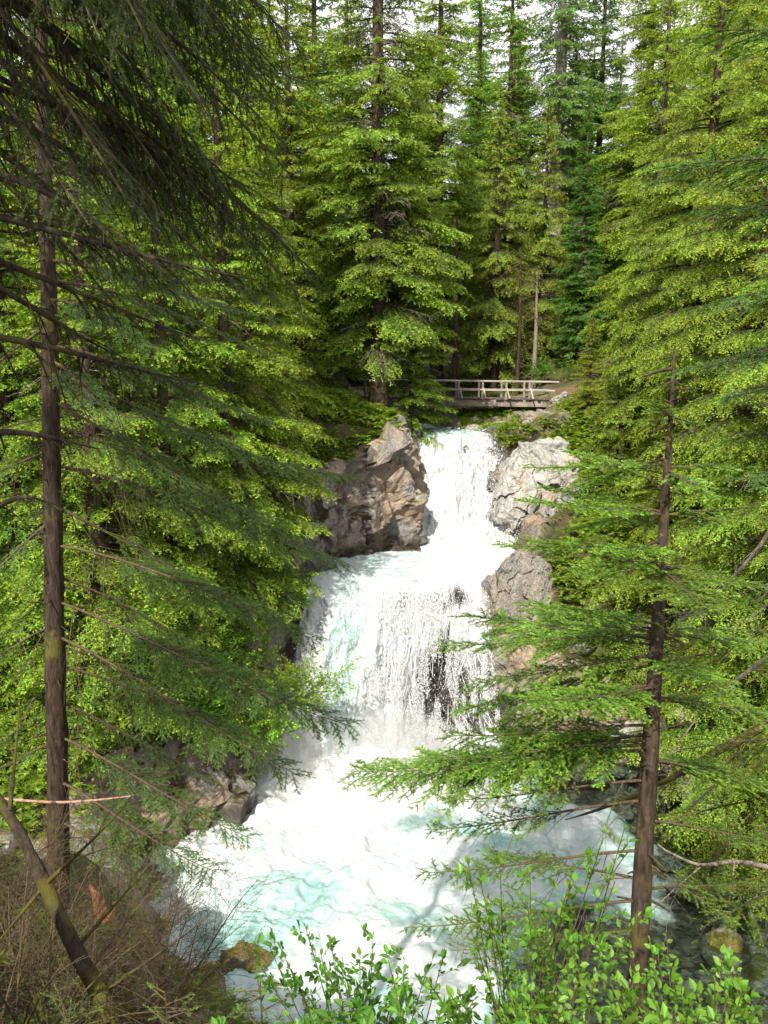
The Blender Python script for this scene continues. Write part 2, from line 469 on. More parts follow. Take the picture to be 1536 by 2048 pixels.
def ground_mat():
    m, N, L, out = nt('valley_ground')
    tc = N.new("ShaderNodeTexCoord"); v = tc.outputs['Object']
    wa = N.new("ShaderNodeAttribute"); wa.attribute_name = 'wall'
    sa = N.new("ShaderNodeAttribute"); sa.attribute_name = 'stream'
    sep = N.new("ShaderNodeSeparateXYZ"); L.new(v, sep.inputs[0])
    geo = N.new("ShaderNodeNewGeometry"); sx = N.new("ShaderNodeSeparateXYZ"); L.new(geo.outputs['Normal'], sx.inputs[0])
    n1 = noise(N, L, v, .42, 4, .6, .8); n2 = noise(N, L, v, .9, 6, .65); n3 = noise(N, L, v, 13, 6, .7)
    mp = N.new("ShaderNodeMapping"); mp.inputs['Rotation'].default_value = (.5, .35, .2); mp.inputs['Scale'].default_value = (1, 1.5, .7)
    L.new(v, mp.inputs['Vector'])
    n0 = noise(N, L, mp.outputs[0], 2.0, 9, .68, .6)
    # soil and litter
    soil = ramp(N, [(.3, (.03, .02, .012)), (.55, (.07, .046, .026)), (.75, (.06, .065, .016))]); L.new(n3, soil.inputs[0])
    soilc = mixc(N, L, mrange(N, L, n2, .36, .52), soil.outputs[0], (.06, .07, .014))
    # rock
    g = ramp(N, [(.32, (.055, .053, .05)), (.5, (.15, .14, .125)), (.68, (.27, .25, .22))]); L.new(n0, g.inputs[0])
    tanc = mixc(N, L, n0, (.13, .085, .055), (.34, .235, .155))
    rc = mixc(N, L, mrange(N, L, n1, .44, .56), g.outputs[0], tanc)
    rc = mixc(N, L, mrange(N, L, n2, .60, .70, 0, .75), rc, (.27, .11, .03))
    vo = N.new("ShaderNodeTexVoronoi"); vo.feature = 'DISTANCE_TO_EDGE'; vo.inputs['Scale'].default_value = 2.2
    nn = N.new("ShaderNodeTexNoise"); nn.inputs['Scale'].default_value = 1.5; nn.inputs['Detail'].default_value = 4; L.new(v, nn.inputs['Vector'])
    wv = N.new("ShaderNodeVectorMath"); wv.operation = 'MULTIPLY_ADD'
    L.new(nn.outputs['Color'], wv.inputs[0]); wv.inputs[1].default_value = (1.2, 1.2, 1.2); L.new(mp.outputs[0], wv.inputs[2])
    L.new(wv.outputs[0], vo.inputs['Vector'])
    crack = math_(N, L, 'MULTIPLY', mrange(N, L, vo.outputs['Distance'], 0, .03, .55, 0), mrange(N, L, n3, .35, .6))
    rc = mixc(N, L, crack, rc, (.02, .018, .016))
    rc = mixc(N, L, mrange(N, L, n3, .35, .75, 0, .5), rc, mixc(N, L, .5, rc, (.85, .82, .78)))
    up = math_(N, L, 'ADD', sx.outputs[2], math_(N, L, 'MULTIPLY', math_(N, L, 'SUBTRACT', n2, .5), 2.6))
    rc = mixc(N, L, mrange(N, L, up, .72, .98), rc, mixc(N, L, n3, (.04, .045, .008), (.17, .14, .025)))
    # wet rock low in the gorge behind the lower fall
    wetm = math_(N, L, 'MULTIPLY', sa.outputs['Fac'], mrange(N, L, sep.outputs[2], -16.4, -16.0))
    rc = mixc(N, L, wetm, rc, mixc(N, L, n0, (.035, .033, .033), (.24, .22, .205)))
    col = mixc(N, L, wa.outputs['Fac'], soilc, rc)
    # gravel bed
    pv = N.new("ShaderNodeTexVoronoi"); pv.inputs['Scale'].default_value = 5.0; L.new(wv.outputs[0], pv.inputs['Vector'])
    pc = ramp(N, [(0, (.05, .045, .035)), (.5, (.16, .14, .105)), (1, (.34, .31, .26))]); ps = N.new("ShaderNodeSeparateColor"); L.new(pv.outputs['Color'], ps.inputs[0]); L.new(ps.outputs[0], pc.inputs[0])
    wt = N.new("ShaderNodeAttribute"); wt.attribute_name = 'wet'
    wetf = math_(N, L, 'MULTIPLY', wt.outputs['Fac'], mrange(N, L, n2, .35, .5, .55, 1.), True)
    col = mixc(N, L, wetf, col, mixc(N, L, 1.0, col, (.30, .29, .28), 'MULTIPLY'))
    bed = math_(N, L, 'MULTIPLY', sa.outputs['Fac'], mrange(N, L, sep.outputs[2], -16.1, -16.5))
    col = mixc(N, L, bed, col, pc.outputs[0])
    # bare trail at the far end of the bridge
    def box(o, a, b, s):
        return math_(N, L, 'MULTIPLY', mrange(N, L, o, a - s, a + s), mrange(N, L, o, b + s, b - s))
    wob = math_(N, L, 'ADD', sep.outputs[1], math_(N, L, 'MULTIPLY', n2, 3))
    tr = math_(N, L, 'MULTIPLY', box(sep.outputs[0], 10.4, 13.2, .4), box(wob, 51.2, 53.4, .4))
    col = mixc(N, L, tr, col, mixc(N, L, n3, (.09, .055, .036), (.20, .125, .085)))
    p = N.new("ShaderNodeBsdfPrincipled"); L.new(col, p.inputs['Base Color']); L.new(mrange(N, L, wetf, 0, 1, .8, .28), p.inputs['Roughness'])
    p.inputs['Specular IOR Level'].default_value = .35
    b = N.new("ShaderNodeBump"); b.inputs['Strength'].default_value = 1; b.inputs['Distance'].default_value = .2
    hb = math_(N, L, 'ADD', n0, math_(N, L, 'MULTIPLY', n3, .22))
    L.new(math_(N, L, 'SUBTRACT', hb, math_(N, L, 'MULTIPLY', crack, .25)), b.inputs['Height']); L.new(b.outputs[0], p.inputs['Normal'])
    L.new(p.outputs[0], out.inputs['Surface'])
    return m


M['ground'] = ground_mat()
tag(link('terrain', build_terrain()), 'rocky stream valley with cliffs, ledge and forest floor', None, None, 'structure')


def build_near():
    xs = np.concatenate([np.linspace(-40, -12, 24), np.linspace(-11.8, 14, 190), np.linspace(14.4, 40, 24)]); ys = np.linspace(-14, 18.5, 190)
    Xg, Yg = np.meshgrid(xs, ys, indexing='ij')
    p = np.stack([Xg.ravel(), Yg.ravel(), nearz(Xg.ravel(), Yg.ravel())], -1)
    p[:, 2] += .22 * fbm(p * .5, 4) + .05 * fbm(p * 2.6, 3)
    return mesh('near_bank', p, [gridfaces(len(xs), len(ys))], [M['ground']], attrs={'wall': np.zeros(len(p)) + sstep(.1, .4, fbm(p * .4 + 40, 3)) * .8, 'stream': np.zeros(len(p))})


tag(link('bank', build_near()), 'steep brown forest bank below the viewpoint', None, None, 'structure')


# ------------------------------------------------------------------ white water
def water_mat(name, foam_scale, streak=(1, 1, 1), uv=None, pool=False, bright=1.):
    m, N, L, out = nt(name)
    tc = N.new("ShaderNodeTexCoord"); v = tc.outputs['Object']
    mp = N.new("ShaderNodeMapping"); mp.inputs['Scale'].default_value = streak
    if uv:          # coordinates running along the falling water: across, down
        ua = N.new("ShaderNodeAttribute"); ua.attribute_name = 'across'; da = N.new("ShaderNodeAttribute"); da.attribute_name = 'down'
        cx = N.new("ShaderNodeCombineXYZ"); L.new(ua.outputs['Fac'], cx.inputs[0]); L.new(da.outputs['Fac'], cx.inputs[1]); L.new(cx.outputs[0], mp.inputs['Vector'])
    else:
        L.new(v, mp.inputs['Vector'])
    n0 = noise(N, L, mp.outputs[0], foam_scale, 8, .62, .9)
    n1 = noise(N, L, mp.outputs[0], foam_scale * 5, 6, .7, .4)
    aq = N.new("ShaderNodeAttribute"); aq.attribute_name = 'aqua'
    ga = N.new("ShaderNodeAttribute"); ga.attribute_name = 'gap'
    nz = math_(N, L, 'ADD', math_(N, L, 'MULTIPLY', n0, .62), math_(N, L, 'MULTIPLY', n1, .38))
    fa = math_(N, L, 'ADD', math_(N, L, 'MULTIPLY', aq.outputs['Fac'], .34), nz)
    gsrc = nz
    col = ramp(N, [(q, tuple(bright * x for x in c_)) for q, c_ in ((.50, (.56, .57, .585)), (.64, (.46, .545, .54)), (.86, (.29, .46, .44)), (1.0, (.12, .24, .23)))]); L.new(fa, col.inputs[0])
    p = N.new("ShaderNodeBsdfPrincipled"); L.new(col.outputs[0], p.inputs['Base Color'])
    p.inputs['Roughness'].default_value = .35; p.inputs['Specular IOR Level'].default_value = .35
    b = N.new("ShaderNodeBump"); b.inputs['Strength'].default_value = .6 if pool else .35; b.inputs['Distance'].default_value = .12
    L.new(n1, b.inputs['Height']); L.new(b.outputs[0], p.inputs['Normal'])
    cl = N.new("ShaderNodeBsdfTransparent"); cl.inputs['Color'].default_value = (.72, .86, .80, 1) if pool else (1, 1, 1, 1)
    if pool:
        gl = N.new("ShaderNodeBsdfGlossy"); gl.inputs['Roughness'].default_value = .12; L.new(b.outputs[0], gl.inputs['Normal'])
        fr = N.new("ShaderNodeFresnel"); fr.inputs['IOR'].default_value = 1.33; L.new(b.outputs[0], fr.inputs['Normal'])
        cm = N.new("ShaderNodeMixShader"); L.new(fr.outputs[0], cm.inputs[0]); L.new(cl.outputs[0], cm.inputs[1]); L.new(gl.outputs[0], cm.inputs[2])
        clear = cm.outputs[0]
    else:
        clear = cl.outputs[0]
    gapf = math_(N, L, 'ADD', math_(N, L, 'MULTIPLY', ga.outputs['Fac'], .62 if not pool else .75), math_(N, L, 'SUBTRACT', nz, .5))
    gapf = mrange(N, L, gapf, .19, .40) if not pool else mrange(N, L, gapf, .34, .62)
    ms = N.new("ShaderNodeMixShader"); L.new(gapf, ms.inputs[0]); L.new(p.outputs[0], ms.inputs[1]); L.new(clear, ms.inputs[2])
    L.new(ms.outputs[0], out.inputs['Surface'])
    return m


M['cascade'] = water_mat('cascade_foam', 1.3, (1.6, .7, .7), bright=.80)
M['fall'] = water_mat('falling_foam', 1.0, (30., 2.6, 1), uv=True, bright=.88)
M['pool'] = water_mat('churning_pool', .62, (1, 1, 1), pool=True, bright=.86)
mdrop, N_, L_, o_ = nt('spray_drops')
pb = N_.new("ShaderNodeBsdfPrincipled"); pb.inputs['Base Color'].default_value = (.60, .61, .63, 1); pb.inputs['Roughness'].default_value = .5
L_.new(pb.outputs[0], o_.inputs['Surface'])
M['drop'] = mdrop


def lip(u):
    """plan of the ledge's edge across the stream"""
    return 35.5 - 1.05 * np.sin(np.clip(u * 1.2, 0, 1) * math.pi * .62) + .25 * np.sin(u * 9) * .3


def build_upper():
    """stream above the lip, upper cascade and the ledge pool, one sheet"""
    s = np.concatenate([np.linspace(54, 45.4, 60), np.linspace(45.3, 40.2, 170), np.linspace(40.15, 34.6, 130)])
    u = np.linspace(0, 1, 150)
    l = K('eL', s) - .7; r = K('eR', s) + .8
    zc = np.interp(s, [34.6, 35.3, 36, 39.8, 40.4, 41.2, 42.6, 43.8, 44.6, 45.4, 54], [-9.25, -9.05, -9.0, -8.95, -8.75, -7.9, -6.0, -4.3, -3.5, -3.2, -2.9])
    U, S = np.meshgrid(u, s, indexing='ij')
    X = l[None] + (r - l)[None] * U; Z = np.repeat(zc[None], len(u), 0)
    fy = lip(np.clip((X + 3.25) / 7.9, 0, 1)) - .12
    k = np.clip((40.15 - S) / (40.15 - 34.6), 0, 1)
    S = np.where(S < 40.15, 40.15 + (fy - 40.15) * k, S)
    Z = np.where(k > 0, -8.95 - .14 * sstep(.3, 1, k) - .16 * sstep(.90, 1, k), Z)
    X = np.where(k > 0, np.clip(X, -3.6 + .25 * k, 9), X)
    p = np.stack([X, S, Z], -1).reshape(-1, 3)
    sl = np.repeat(sstep(40.0, 41.0, s)[None] * (1 - sstep(44.2, 45.2, s)[None]), len(u), 0).ravel()
    q = p * (1.1, .55, .55)
    d = sl * (.42 * fbm(q * .8 + 3, 4) + .16 * fbm(q * 3 + 9, 4)) + (1 - sl) * (.08 * fbm(p * (.8, 1.6, 1), 3) + .03 * fbm(p * 5, 2))
    boil = np.exp(-((p[:, 1] - 40.1) / .9) ** 2) * np.exp(-((p[:, 0] - 4.6) / 2.6) ** 2)
    d += boil * (.35 + .5 * fbm(p * 1.8, 4))
    p[:, 2] += d; p[:, 1] -= sl * d * .8
    cal = (1 - sl)
    aqua = cal * sstep(5.0, 0, p[:, 0]) * (p[:, 1] < 40) * .5 + (p[:, 1] > 44.6) * .75
    gap = np.zeros(len(p)); uu = U.ravel()
    gap += sl * (sstep(.88, .97, uu) * .7)
    # lip water thins out over the ledge rock on the right
    gap += sstep(.86, 1., k.ravel()) * sstep(.6, 1.6, p[:, 0]) * .5
    gap += (p[:, 1] > 45) * .35 * (fbm(p * 1.5, 3) > -.1)
    return mesh('upper_cascade', p, [gridfaces(len(u), len(s))], [M['cascade']], attrs={'aqua': aqua, 'gap': gap}, smooth=True)


def fall_xyz(u, t):
    """u across (0 left .. 1 right), t down: the left half shoots forward, the right half slides down the rock"""
    x = -3.25 + 7.9 * u - 1.15 * t * (1 - u) ** 1.5 + .5 * t * sstep(.7, 1, u) + .16 * np.sin(t * 5 + u * 3) * t
    left = 1 - sstep(.10, .86, u)
    y0 = lip(u)
    reach = 1.75 + 3.6 * left
    y = y0 - reach * (t ** (.62 - .08 * left))
    z = -9.1 + .10 * np.sin(u * 23 + 1) * np.sin(u * 9) - 7.3 * (t ** (1.55 * left + 1.05 * (1 - left)))
    return np.stack([x, y, z], -1)


def build_fall():
    u = np.linspace(0, 1, 260); t = np.linspace(0, 1, 300) ** 1.15
    U, T = np.meshgrid(u, t, indexing='ij'); U = U.ravel(); T = T.ravel()
    p = fall_xyz(U, T)
    q = p * (1.5, .5, .5)
    st = fbm(q * .9 + 4, 4); fi = fbm(p * (4.5, 1.2, 1.0) + 8, 3)
    amp = sstep(0, .15, T)
    left = 1 - sstep(.35, .6, U)
    d = amp * ((.20 + .30 * left) * st + (.03 + .05 * left) * fi)
    p[:, 1] -= d; p[:, 2] += d * .35
    p[:, 0] += amp * .06 * perlin(p * 2.2 + 5)
    # dark rock shows through on the right: a patch near the lip and a tongue lower down
    g = np.zeros(len(p))
    X = p[:, 0]; Zz = p[:, 2]
    g += .52 * np.exp(-((X - 2.0 - .1 * (Zz + 14)) / .86) ** 2) * sstep(-10.7, -12.2, Zz)
    g += .34 * np.exp(-((X - 3.5) / .7) ** 2) * sstep(-11.5, -13, Zz)
    g += .44 * sstep(-.2, .7, X) * np.exp(-((Zz + 9.9) / .6) ** 2)
    g += (.12 + .26 * sstep(-11.2, -12.6, Zz) + .30 * fbm(p * (.8, .3, .3) + 21, 3)) * sstep(.0, 1.2, X)
    g += .8 * sstep(.955, 1.0, U) + .5 * sstep(.03, 0, U)
    g -= .5 * sstep(-15.2, -16.2, Zz)
    aq = (np.exp(-((X + 1.55) / .75) ** 2) * .85 * (Zz > -16) + .15 * left) * (.7 + .5 * fbm(p * .7, 2))
    return mesh('lower_waterfall', p, [gridfaces(len(u), len(t))[:, ::-1]], [M['fall']], attrs={'aqua': aq, 'gap': g, 'across': U + .012 * perlin(p * 1.3), 'down': T + .35 * U}, smooth=True)


def calm(x, y):
    e = .9 * fbm(np.stack([x * .45, y * .45, 0 * x], -1), 3)
    near = sstep(2.2, 5.0, x + e + .35 * (19.5 - y)) * sstep(23.6, 20.8, y + e)
    far = sstep(5.0, 7.2, x + e) * sstep(26.6, 28.6, y + e * .7)
    right = sstep(7.6, 9.6, x + e)
    return np.maximum(np.maximum(near, far), right)


def build_pool():
    xs = np.linspace(-10, 16, 420); ys = np.linspace(15.5, 34.2, 330)
    X, Y = np.meshgrid(xs, ys, indexing='ij'); X = X.ravel(); Y = Y.ravel()
    p = np.stack([X, Y, np.full(len(X), -16.3)], -1)
    c = calm(X, Y)
    q = np.stack([X, Y, 0 * X], -1)
    w = q + .8 * np.stack([fbm(q * .4, 3), fbm(q * .4 + 9, 3), 0 * X], -1)
    rid = 1 - np.abs(fbm(w * .55, 4)) * 2
    p[:, 2] += (1 - c) * (.34 * fbm(w * .5, 4) + .06 * rid + .05 * (1 - np.abs(perlin(w * 2.1))) + .09 * fbm(w * 1.7 + 5, 3) + .05 * fbm(q * 4.4, 3)) + c * (.02 * fbm(q * 2.2, 3))
    base = np.exp(-((Y - 30.8) / 1.3) ** 2) * sstep(-4, -2.5, X) * sstep(5.2, 4, X)
    p[:, 2] += base * (.35 + .45 * fbm(q * 1.1, 4))
    hump = np.exp(-((Y - 29.6) / 1.7) ** 2) * np.exp(-((X + 1.2) / 2.6) ** 2)
    p[:, 2] += hump * (.85 + .7 * fbm(q * .9 + 7, 4))
    # swell over the drowned rock
    rr = np.hypot(X + 3.9, Y - 19.6); p[:, 2] += .25 * np.exp(-(rr / .8) ** 2)
    aq = .35 + .75 * sstep(-.1, .45, fbm(w * .22 + 3, 3)) - .9 * base - .75 * sstep(25.5, 28.5, Y) * sstep(5, 3, X)
    aq = np.where(c > .3, .9, aq)
    return mesh('pool_water', p, [gridfaces(len(xs), len(ys))], [M['pool']], attrs={'aqua': aq, 'gap': c}, smooth=True)


tag(link('stream', build_upper()), 'white upper cascade and swirling ledge pool under the footbridge', None, None, 'structure')
tag(link('waterfall', build_fall()), 'wide lower waterfall, aqua on the left, thin veil over dark rock on the right', None, None, 'structure')
tag(link('water', build_pool()), 'churning pale aqua plunge pool, clear and gravelly on the right', None, None, 'structure')


def drops_mesh(P, D, ln, wd):
    """small elongated drops: two crossed triangles each"""
    n = len(P)
    a = nrm(np.cross(D, np.random.RandomState(1).normal(size=(n, 3)))); b = nrm(np.cross(D, a))
    ln = ln[:, None]; wd = wd[:, None]
    q = [P - a * wd, P + a * wd, P + D * ln, P - b * wd, P + b * wd, P - D * ln * .5]
    V = np.stack(q, 1).reshape(-1, 3)
    f = np.arange(n)[:, None] * 6
    return mesh('spray', V, [f + [0, 1, 2], f + [3, 4, 2], f + [0, 1, 5]], [M['drop']])


def build_spray():
    R = np.random.RandomState(11)
    n = 120000
    u = R.rand(n) ** .8; u = .36 + .66 * u; t = R.rand(n) ** .8
    p = fall_xyz(u, t)
    k = fbm(p * (1.7, .4, .35), 3) + .6 * (fbm(p * (6, .8, .6) + 3, 2)) > .0 - .35 * (t < .25)
    p = p[k]; t = t[k]
    p = p + R.normal(size=p.shape) * (.05, .12, .05) - np.array([0, .12, 0])
    D = nrm(np.stack([R.normal(size=len(p)) * .12, -.25 + 0 * t, -.5 - 1 * t], -1))
    s = R.lognormal(-.2, .55, len(p))
    s = np.minimum(s, 2.2); P1, D1, l1, w1 = p, D, .030 * s, .0085 * s
    n = 26000
    u = np.concatenate([R.rand(n // 2) * .5, R.rand(n // 2)]); t = R.rand(n)
    p = fall_xyz(u, t) + R.normal(size=(n, 3)) * (.12, .25, .15) - np.array([0, .3, 0])
    P2, D2 = p, nrm(R.normal(size=(n, 3)) + (0, -.5, -1.2)); s = R.lognormal(-.3, .6, n); s = np.minimum(s, 2.); l2, w2 = .03 * s, .009 * s
    n = 16000      # upper cascade edges
    yy = R.uniform(40.2, 44.5, n); zz = np.interp(yy, [40.2, 41.2, 42.6, 43.8, 44.5], [-8.8, -7.9, -6.0, -4.3, -3.5])
    side = R.rand(n) ** 2; xx = K('eR', yy) + .5 - side * 2.2
    p = np.stack([xx, yy - .25, zz + .2], -1) + R.normal(size=(n, 3)) * .2
    s = R.lognormal(-.3, .6, n); P3, D3, l3, w3 = p, nrm(R.normal(size=(n, 3)) + (0, -.6, -1)), .03 * s, .009 * s
    n = 22000      # splash over the foot of the fall and the pool
    xx = R.uniform(-3.4, 4.6, n); yy = 31.2 - np.abs(R.normal(size=n)) * 1.5; zz = -16.2 + np.abs(R.normal(size=n)) * .9 * np.exp(-(31.2 - yy) * .3)
    p = np.stack([xx, yy, zz], -1); s = R.lognormal(-.4, .6, n); s = np.minimum(s, 2.); P4, D4, l4, w4 = p, nrm(R.normal(size=(n, 3))), .022 * s, .009 * s
    return drops_mesh(np.concatenate([P1, P2, P3, P4]), np.concatenate([D1, D2, D3, D4]), np.concatenate([l1, l2, l3, l4]), np.concatenate([w1, w2, w3, w4]))


def build_strands():
    R = np.random.RandomState(23)
    n = 500; K_ = 9
    u0 = .40 + .62 * R.rand(n); t0 = R.rand(n) * .95 - .05
    pr = fall_xyz(u0, np.clip(t0 + .1, 0, 1))
    hole = .85 * np.exp(-((pr[:, 0] - 2.0 - .1 * (pr[:, 2] + 14)) / .5) ** 2) * sstep(-10.9, -12.4, pr[:, 2])
    keep = R.rand(n) > hole
    u0, t0 = u0[keep], t0[keep]; n = len(u0)
    L_ = R.uniform(.03, .17, n); dr = R.normal(size=n) * .022 + (u0 - .62) * .10
    w = R.lognormal(0, .5, n) * .007 * R.uniform(.6, 1.6, n); off = R.uniform(.02, .30, n); ph = R.rand(n) * 6.28
    rows = []
    for k in range(K_):
        a = k / (K_ - 1); t = np.clip(t0 + L_ * a, 0, 1); u = u0 + dr * a * a + .002 * np.sin(ph + a * 5)
        p = fall_xyz(u, t); p[:, 1] -= off * (.5 + .5 * a); ww = w * math.sin(math.pi * (.08 + .88 * a)) ** .7
        rows.append(np.stack([p - np.stack([ww, 0 * ww, 0 * ww], -1), p + np.stack([ww, .35 * ww, 0 * ww], -1)], 1))
    V = np.stack(rows, 1); idx = np.arange(n * K_ * 2).reshape(n, K_, 2)
    F = np.stack([idx[:, :-1, 0], idx[:, :-1, 1], idx[:, 1:, 1], idx[:, 1:, 0]], -1).reshape(-1, 4)
    return mesh('veil_strands', V.reshape(-1, 3), [F], [M['drop']])


tag(link('spray', build_strands()), 'white strands of the thin veil falling over the dark rock', None, None, 'stuff')
tag(link('spray', build_spray()), 'white spray and drops flying off the falls', None, None, 'stuff')


# ------------------------------------------------------------------ rocks
def ico(sub):
    import bmesh
    bm = bmesh.new(); bmesh.ops.create_icosphere(bm, subdivisions=sub, radius=1)
    V = np.array([v.co for v in bm.verts]); F = np.array([[v.index for v in f.verts] for f in bm.faces]); bm.free()
    return V, F


def rock(name, size, loc, mat, seed, sub=6, cuts=14, rough=.10, rotz=0., tilt=(0, 0), label=None, cat='boulder', group=None, pull=.9):
    R = np.random.RandomState(seed)
    V, F = ico(sub)
    for k in range(cuts):
        n = nrm(R.normal(size=3)); d = R.uniform(.6, .9)
        e = np.maximum(V @ n - d, 0)
        V = V - pull * e[:, None] * n
    V = V * np.array(size)
    sc = max(size)
    w = V + .25 * np.stack([fbm(V * 1.2 + seed, 2), fbm(V * 1.2 + seed + 9, 2), fbm(V * 1.2 + seed + 19, 2)], -1)
    nn = nrm(V / np.array(size) ** 2)
    an = np.array([1., 1.3, .75])
    d = sc * rough * (1.3 * facets(w, an * 1.6 / sc, seed) + .62 * facets(w, an * 4. / sc, seed + 3.) + .16 * facets(w, an * 11. / sc, seed + 7.) + .3 * fbm(V / sc * 2 + seed, 4))
    V = V + nn * d[:, None]
    ca, sa = math.cos(rotz), math.sin(rotz)
    tx, ty = tilt
    Rx = np.array([[1, 0, 0], [0, math.cos(tx), -math.sin(tx)], [0, math.sin(tx), math.cos(tx)]])
    Ry = np.array([[math.cos(ty), 0, math.sin(ty)], [0, 1, 0], [-math.sin(ty), 0, math.cos(ty)]])
    Rz = np.array([[ca, -sa, 0], [sa, ca, 0], [0, 0, 1]])
    V = V @ (Rz @ Ry @ Rx).T
    o = link(name, mesh(name, V, [F], [mat]), None, loc)
    return tag(o, label, cat, group)


rock('boulder', (3.3, 2.3, 3.3), (8.3, 42.2, -6.0), M['grey'], 4, 7, 26, .11, .2, (.1, -.25), 'big pale grey fractured boulder on the right of the upper cascade, lit on top')
rock('boulder', (2.2, 1.6, 2.2), (6.0, 34.7, -10.0), M['brown'], 8, 7, 22, .09, .5, (0, .45), 'brown sloping boulder at the right end of the ledge above the lower waterfall')
rock('boulder', (1.3, 1.2, .8), (10.4, 45.3, -3.5), M['grey'], 12, 5, 10, .1, .2, (0, 0), 'lumpy grey boulder between the pale boulder and the bridge end')
rock('boulder', (.75, .6, .5), tuple(at(490, 1930, 19.5) + (0, .1, .05)), M['mossrock'], 15, 5, 8, .1, .3, (0, 0), 'dark rock half drowned under the foam of the plunge pool')
rock('boulder', (.95, .8, .8), tuple(at(372, 2015, 14.5) + (0, .4, -.35)), M['mossrock'], 21, 5, 10, .09, .9, (0, 0), 'rounded rock with orange and green moss at the pool edge in the bottom left')
rock('boulder', (.55, .5, .4), tuple(at(300, 2035, 13.0)), M['brown'], 23, 5, 10, .1, .4, (0, 0), 'bare brown rock beside the mossy one at the bottom left')
rock('boulder', (1.9, 1.2, 1.0), (12.8, 27.4, -15.9), M['grey'], 31, 5, 12, .09, -.3, (0, .1), 'pale boulder at the water edge on the right shore')
rock('boulder', (1.4, 1.0, .8), (10.2, 31.8, -15.4), M['grey'], 33, 5, 12, .09, .6, (0, .1), 'pinkish rock behind the young fir trunk on the far shore')
# the stacked stones of the bridge abutment
R = np.random.RandomState(5)
for k, (px, py, s) in enumerate([(1112, 806, .42), (1122, 797, .34), (1134, 806, .36), (1106, 822, .40), (1122, 820, .45), (1138, 824, .38), (1110, 838, .42), (1126, 838, .40), (1104, 853, .38), (1119, 855, .48), (1136, 845, .4), (1098, 838, .36), (1142, 838, .36), (1129, 788, .25)]):
    rock('abutment_stone', (s * 1.25, s, s * .75), tuple(at(px, py, 49.6 - .02 * k) + R.normal(size=3) * .04), M['grey'], 50 + k, 4, 9, .08, R.rand() * 3, (0, 0),
         'rough pale stone stacked under the right end of the footbridge', 'stone', 'stones of the bridge abutment')


# ------------------------------------------------------------------ branching plants
class Ax:
    """many growth axes at once: pos(t) = o + d L t + z (-sag t^2 + lift t^3) L"""
    def __init__(s, o, d, n, L, sag, lift, tint, r):
        s.o, s.d, s.n, s.L, s.sag, s.lift, s.tint, s.r = o, nrm(d), n, L, sag, lift, tint, r

    def sub(s, m):
        return Ax(s.o[m], s.d[m], s.n[m], s.L[m], s.sag[m], s.lift[m], s.tint[m], s.r[m])

    def pos(s, i, t):
        p = s.o[i] + s.d[i] * (s.L[i] * t)[:, None]
        p[:, 2] += s.L[i] * (-s.sag[i] * t ** 2 + s.lift[i] * t ** 3)
        return p

    def tan(s, i, t):
        v = s.d[i].copy()
        v[:, 2] += -2 * s.sag[i] * t + 3 * s.lift[i] * t ** 2
        return nrm(v)


def cat(*a):
    return Ax(*(np.concatenate([getattr(x, k) for x in a]) for k in ('o', 'd', 'n', 'L', 'sag', 'lift', 'tint', 'r')))


def axis_normal(d):
    n = np.zeros_like(d); n[:, 2] = 1
    n = n - d * (n * d).sum(1, keepdims=True)
    return nrm(n)


def axes(o, d, L, sag=0., lift=0., tint=.5, r=.02):
    o = np.atleast_2d(np.asarray(o, float)); d = nrm(np.atleast_2d(np.asarray(d, float))); k = len(o)
    f = lambda v: np.broadcast_to(np.asarray(v, float), (k,)).copy()
    return Ax(o, d, axis_normal(d), f(L), f(sag), f(lift), f(tint), f(r))


def from_to(a, b, sag, lift, tint=.5, r=.02):
    a = np.atleast_2d(np.asarray(a, float)); b = np.atleast_2d(np.asarray(b, float))
    L = np.linalg.norm(b - a, axis=1)
    d = b - a; d[:, 2] += (np.asarray(sag) - np.asarray(lift)) * L
    A = axes(a, d, np.linalg.norm(d, axis=1), sag, lift, tint, r)
    return A


def spawn(ax, R, per_m, t0, t1, ang, ratio, sag=0., lift=0., roll=.25, rr=.45, minL=.02, maxn=170, angj=.18, drop=None):
    cnt = np.clip(np.round(ax.L * (t1 - t0) * per_m).astype(int), 2, maxn)
    i = np.repeat(np.arange(len(ax.L)), cnt)
    k = np.arange(len(i)) - np.repeat(np.cumsum(cnt) - cnt, cnt)
    t = t0 + (t1 - t0) * (k + R.rand(len(i))) / cnt[i]
    T = ax.tan(i, t); n = ax.n[i]
    n = nrm(n - T * (n * T).sum(1, keepdims=True))
    sd = np.cross(n, T)
    sg = np.where(k % 2 == 0, 1., -1.)[:, None]
    rl = (R.normal(size=len(i)) * roll)[:, None]
    s2 = sg * sd * np.cos(rl) + n * np.sin(rl)
    a = (ang + R.normal(size=len(i)) * angj)[:, None]
    d = np.cos(a) * T + np.sin(a) * s2
    if drop is not None: d[:, 2] -= drop
    d = nrm(d)
    L = ax.L[i] * ratio(t) * R.uniform(.6, 1.15, len(i))
    n2 = nrm(n + R.normal(size=(len(i), 3)) * .12); n2 = nrm(n2 - d * (n2 * d).sum(1, keepdims=True))
    tint = np.clip(ax.tint[i] + R.normal(size=len(i)) * .16, 0, 1)
    g = lambda v: np.full(len(i), float(v))
    c = Ax(ax.pos(i, t), d, n2, L, g(sag), g(lift), tint, ax.r[i] * (1 - .8 * t) * rr)
    return c.sub(L > minL)


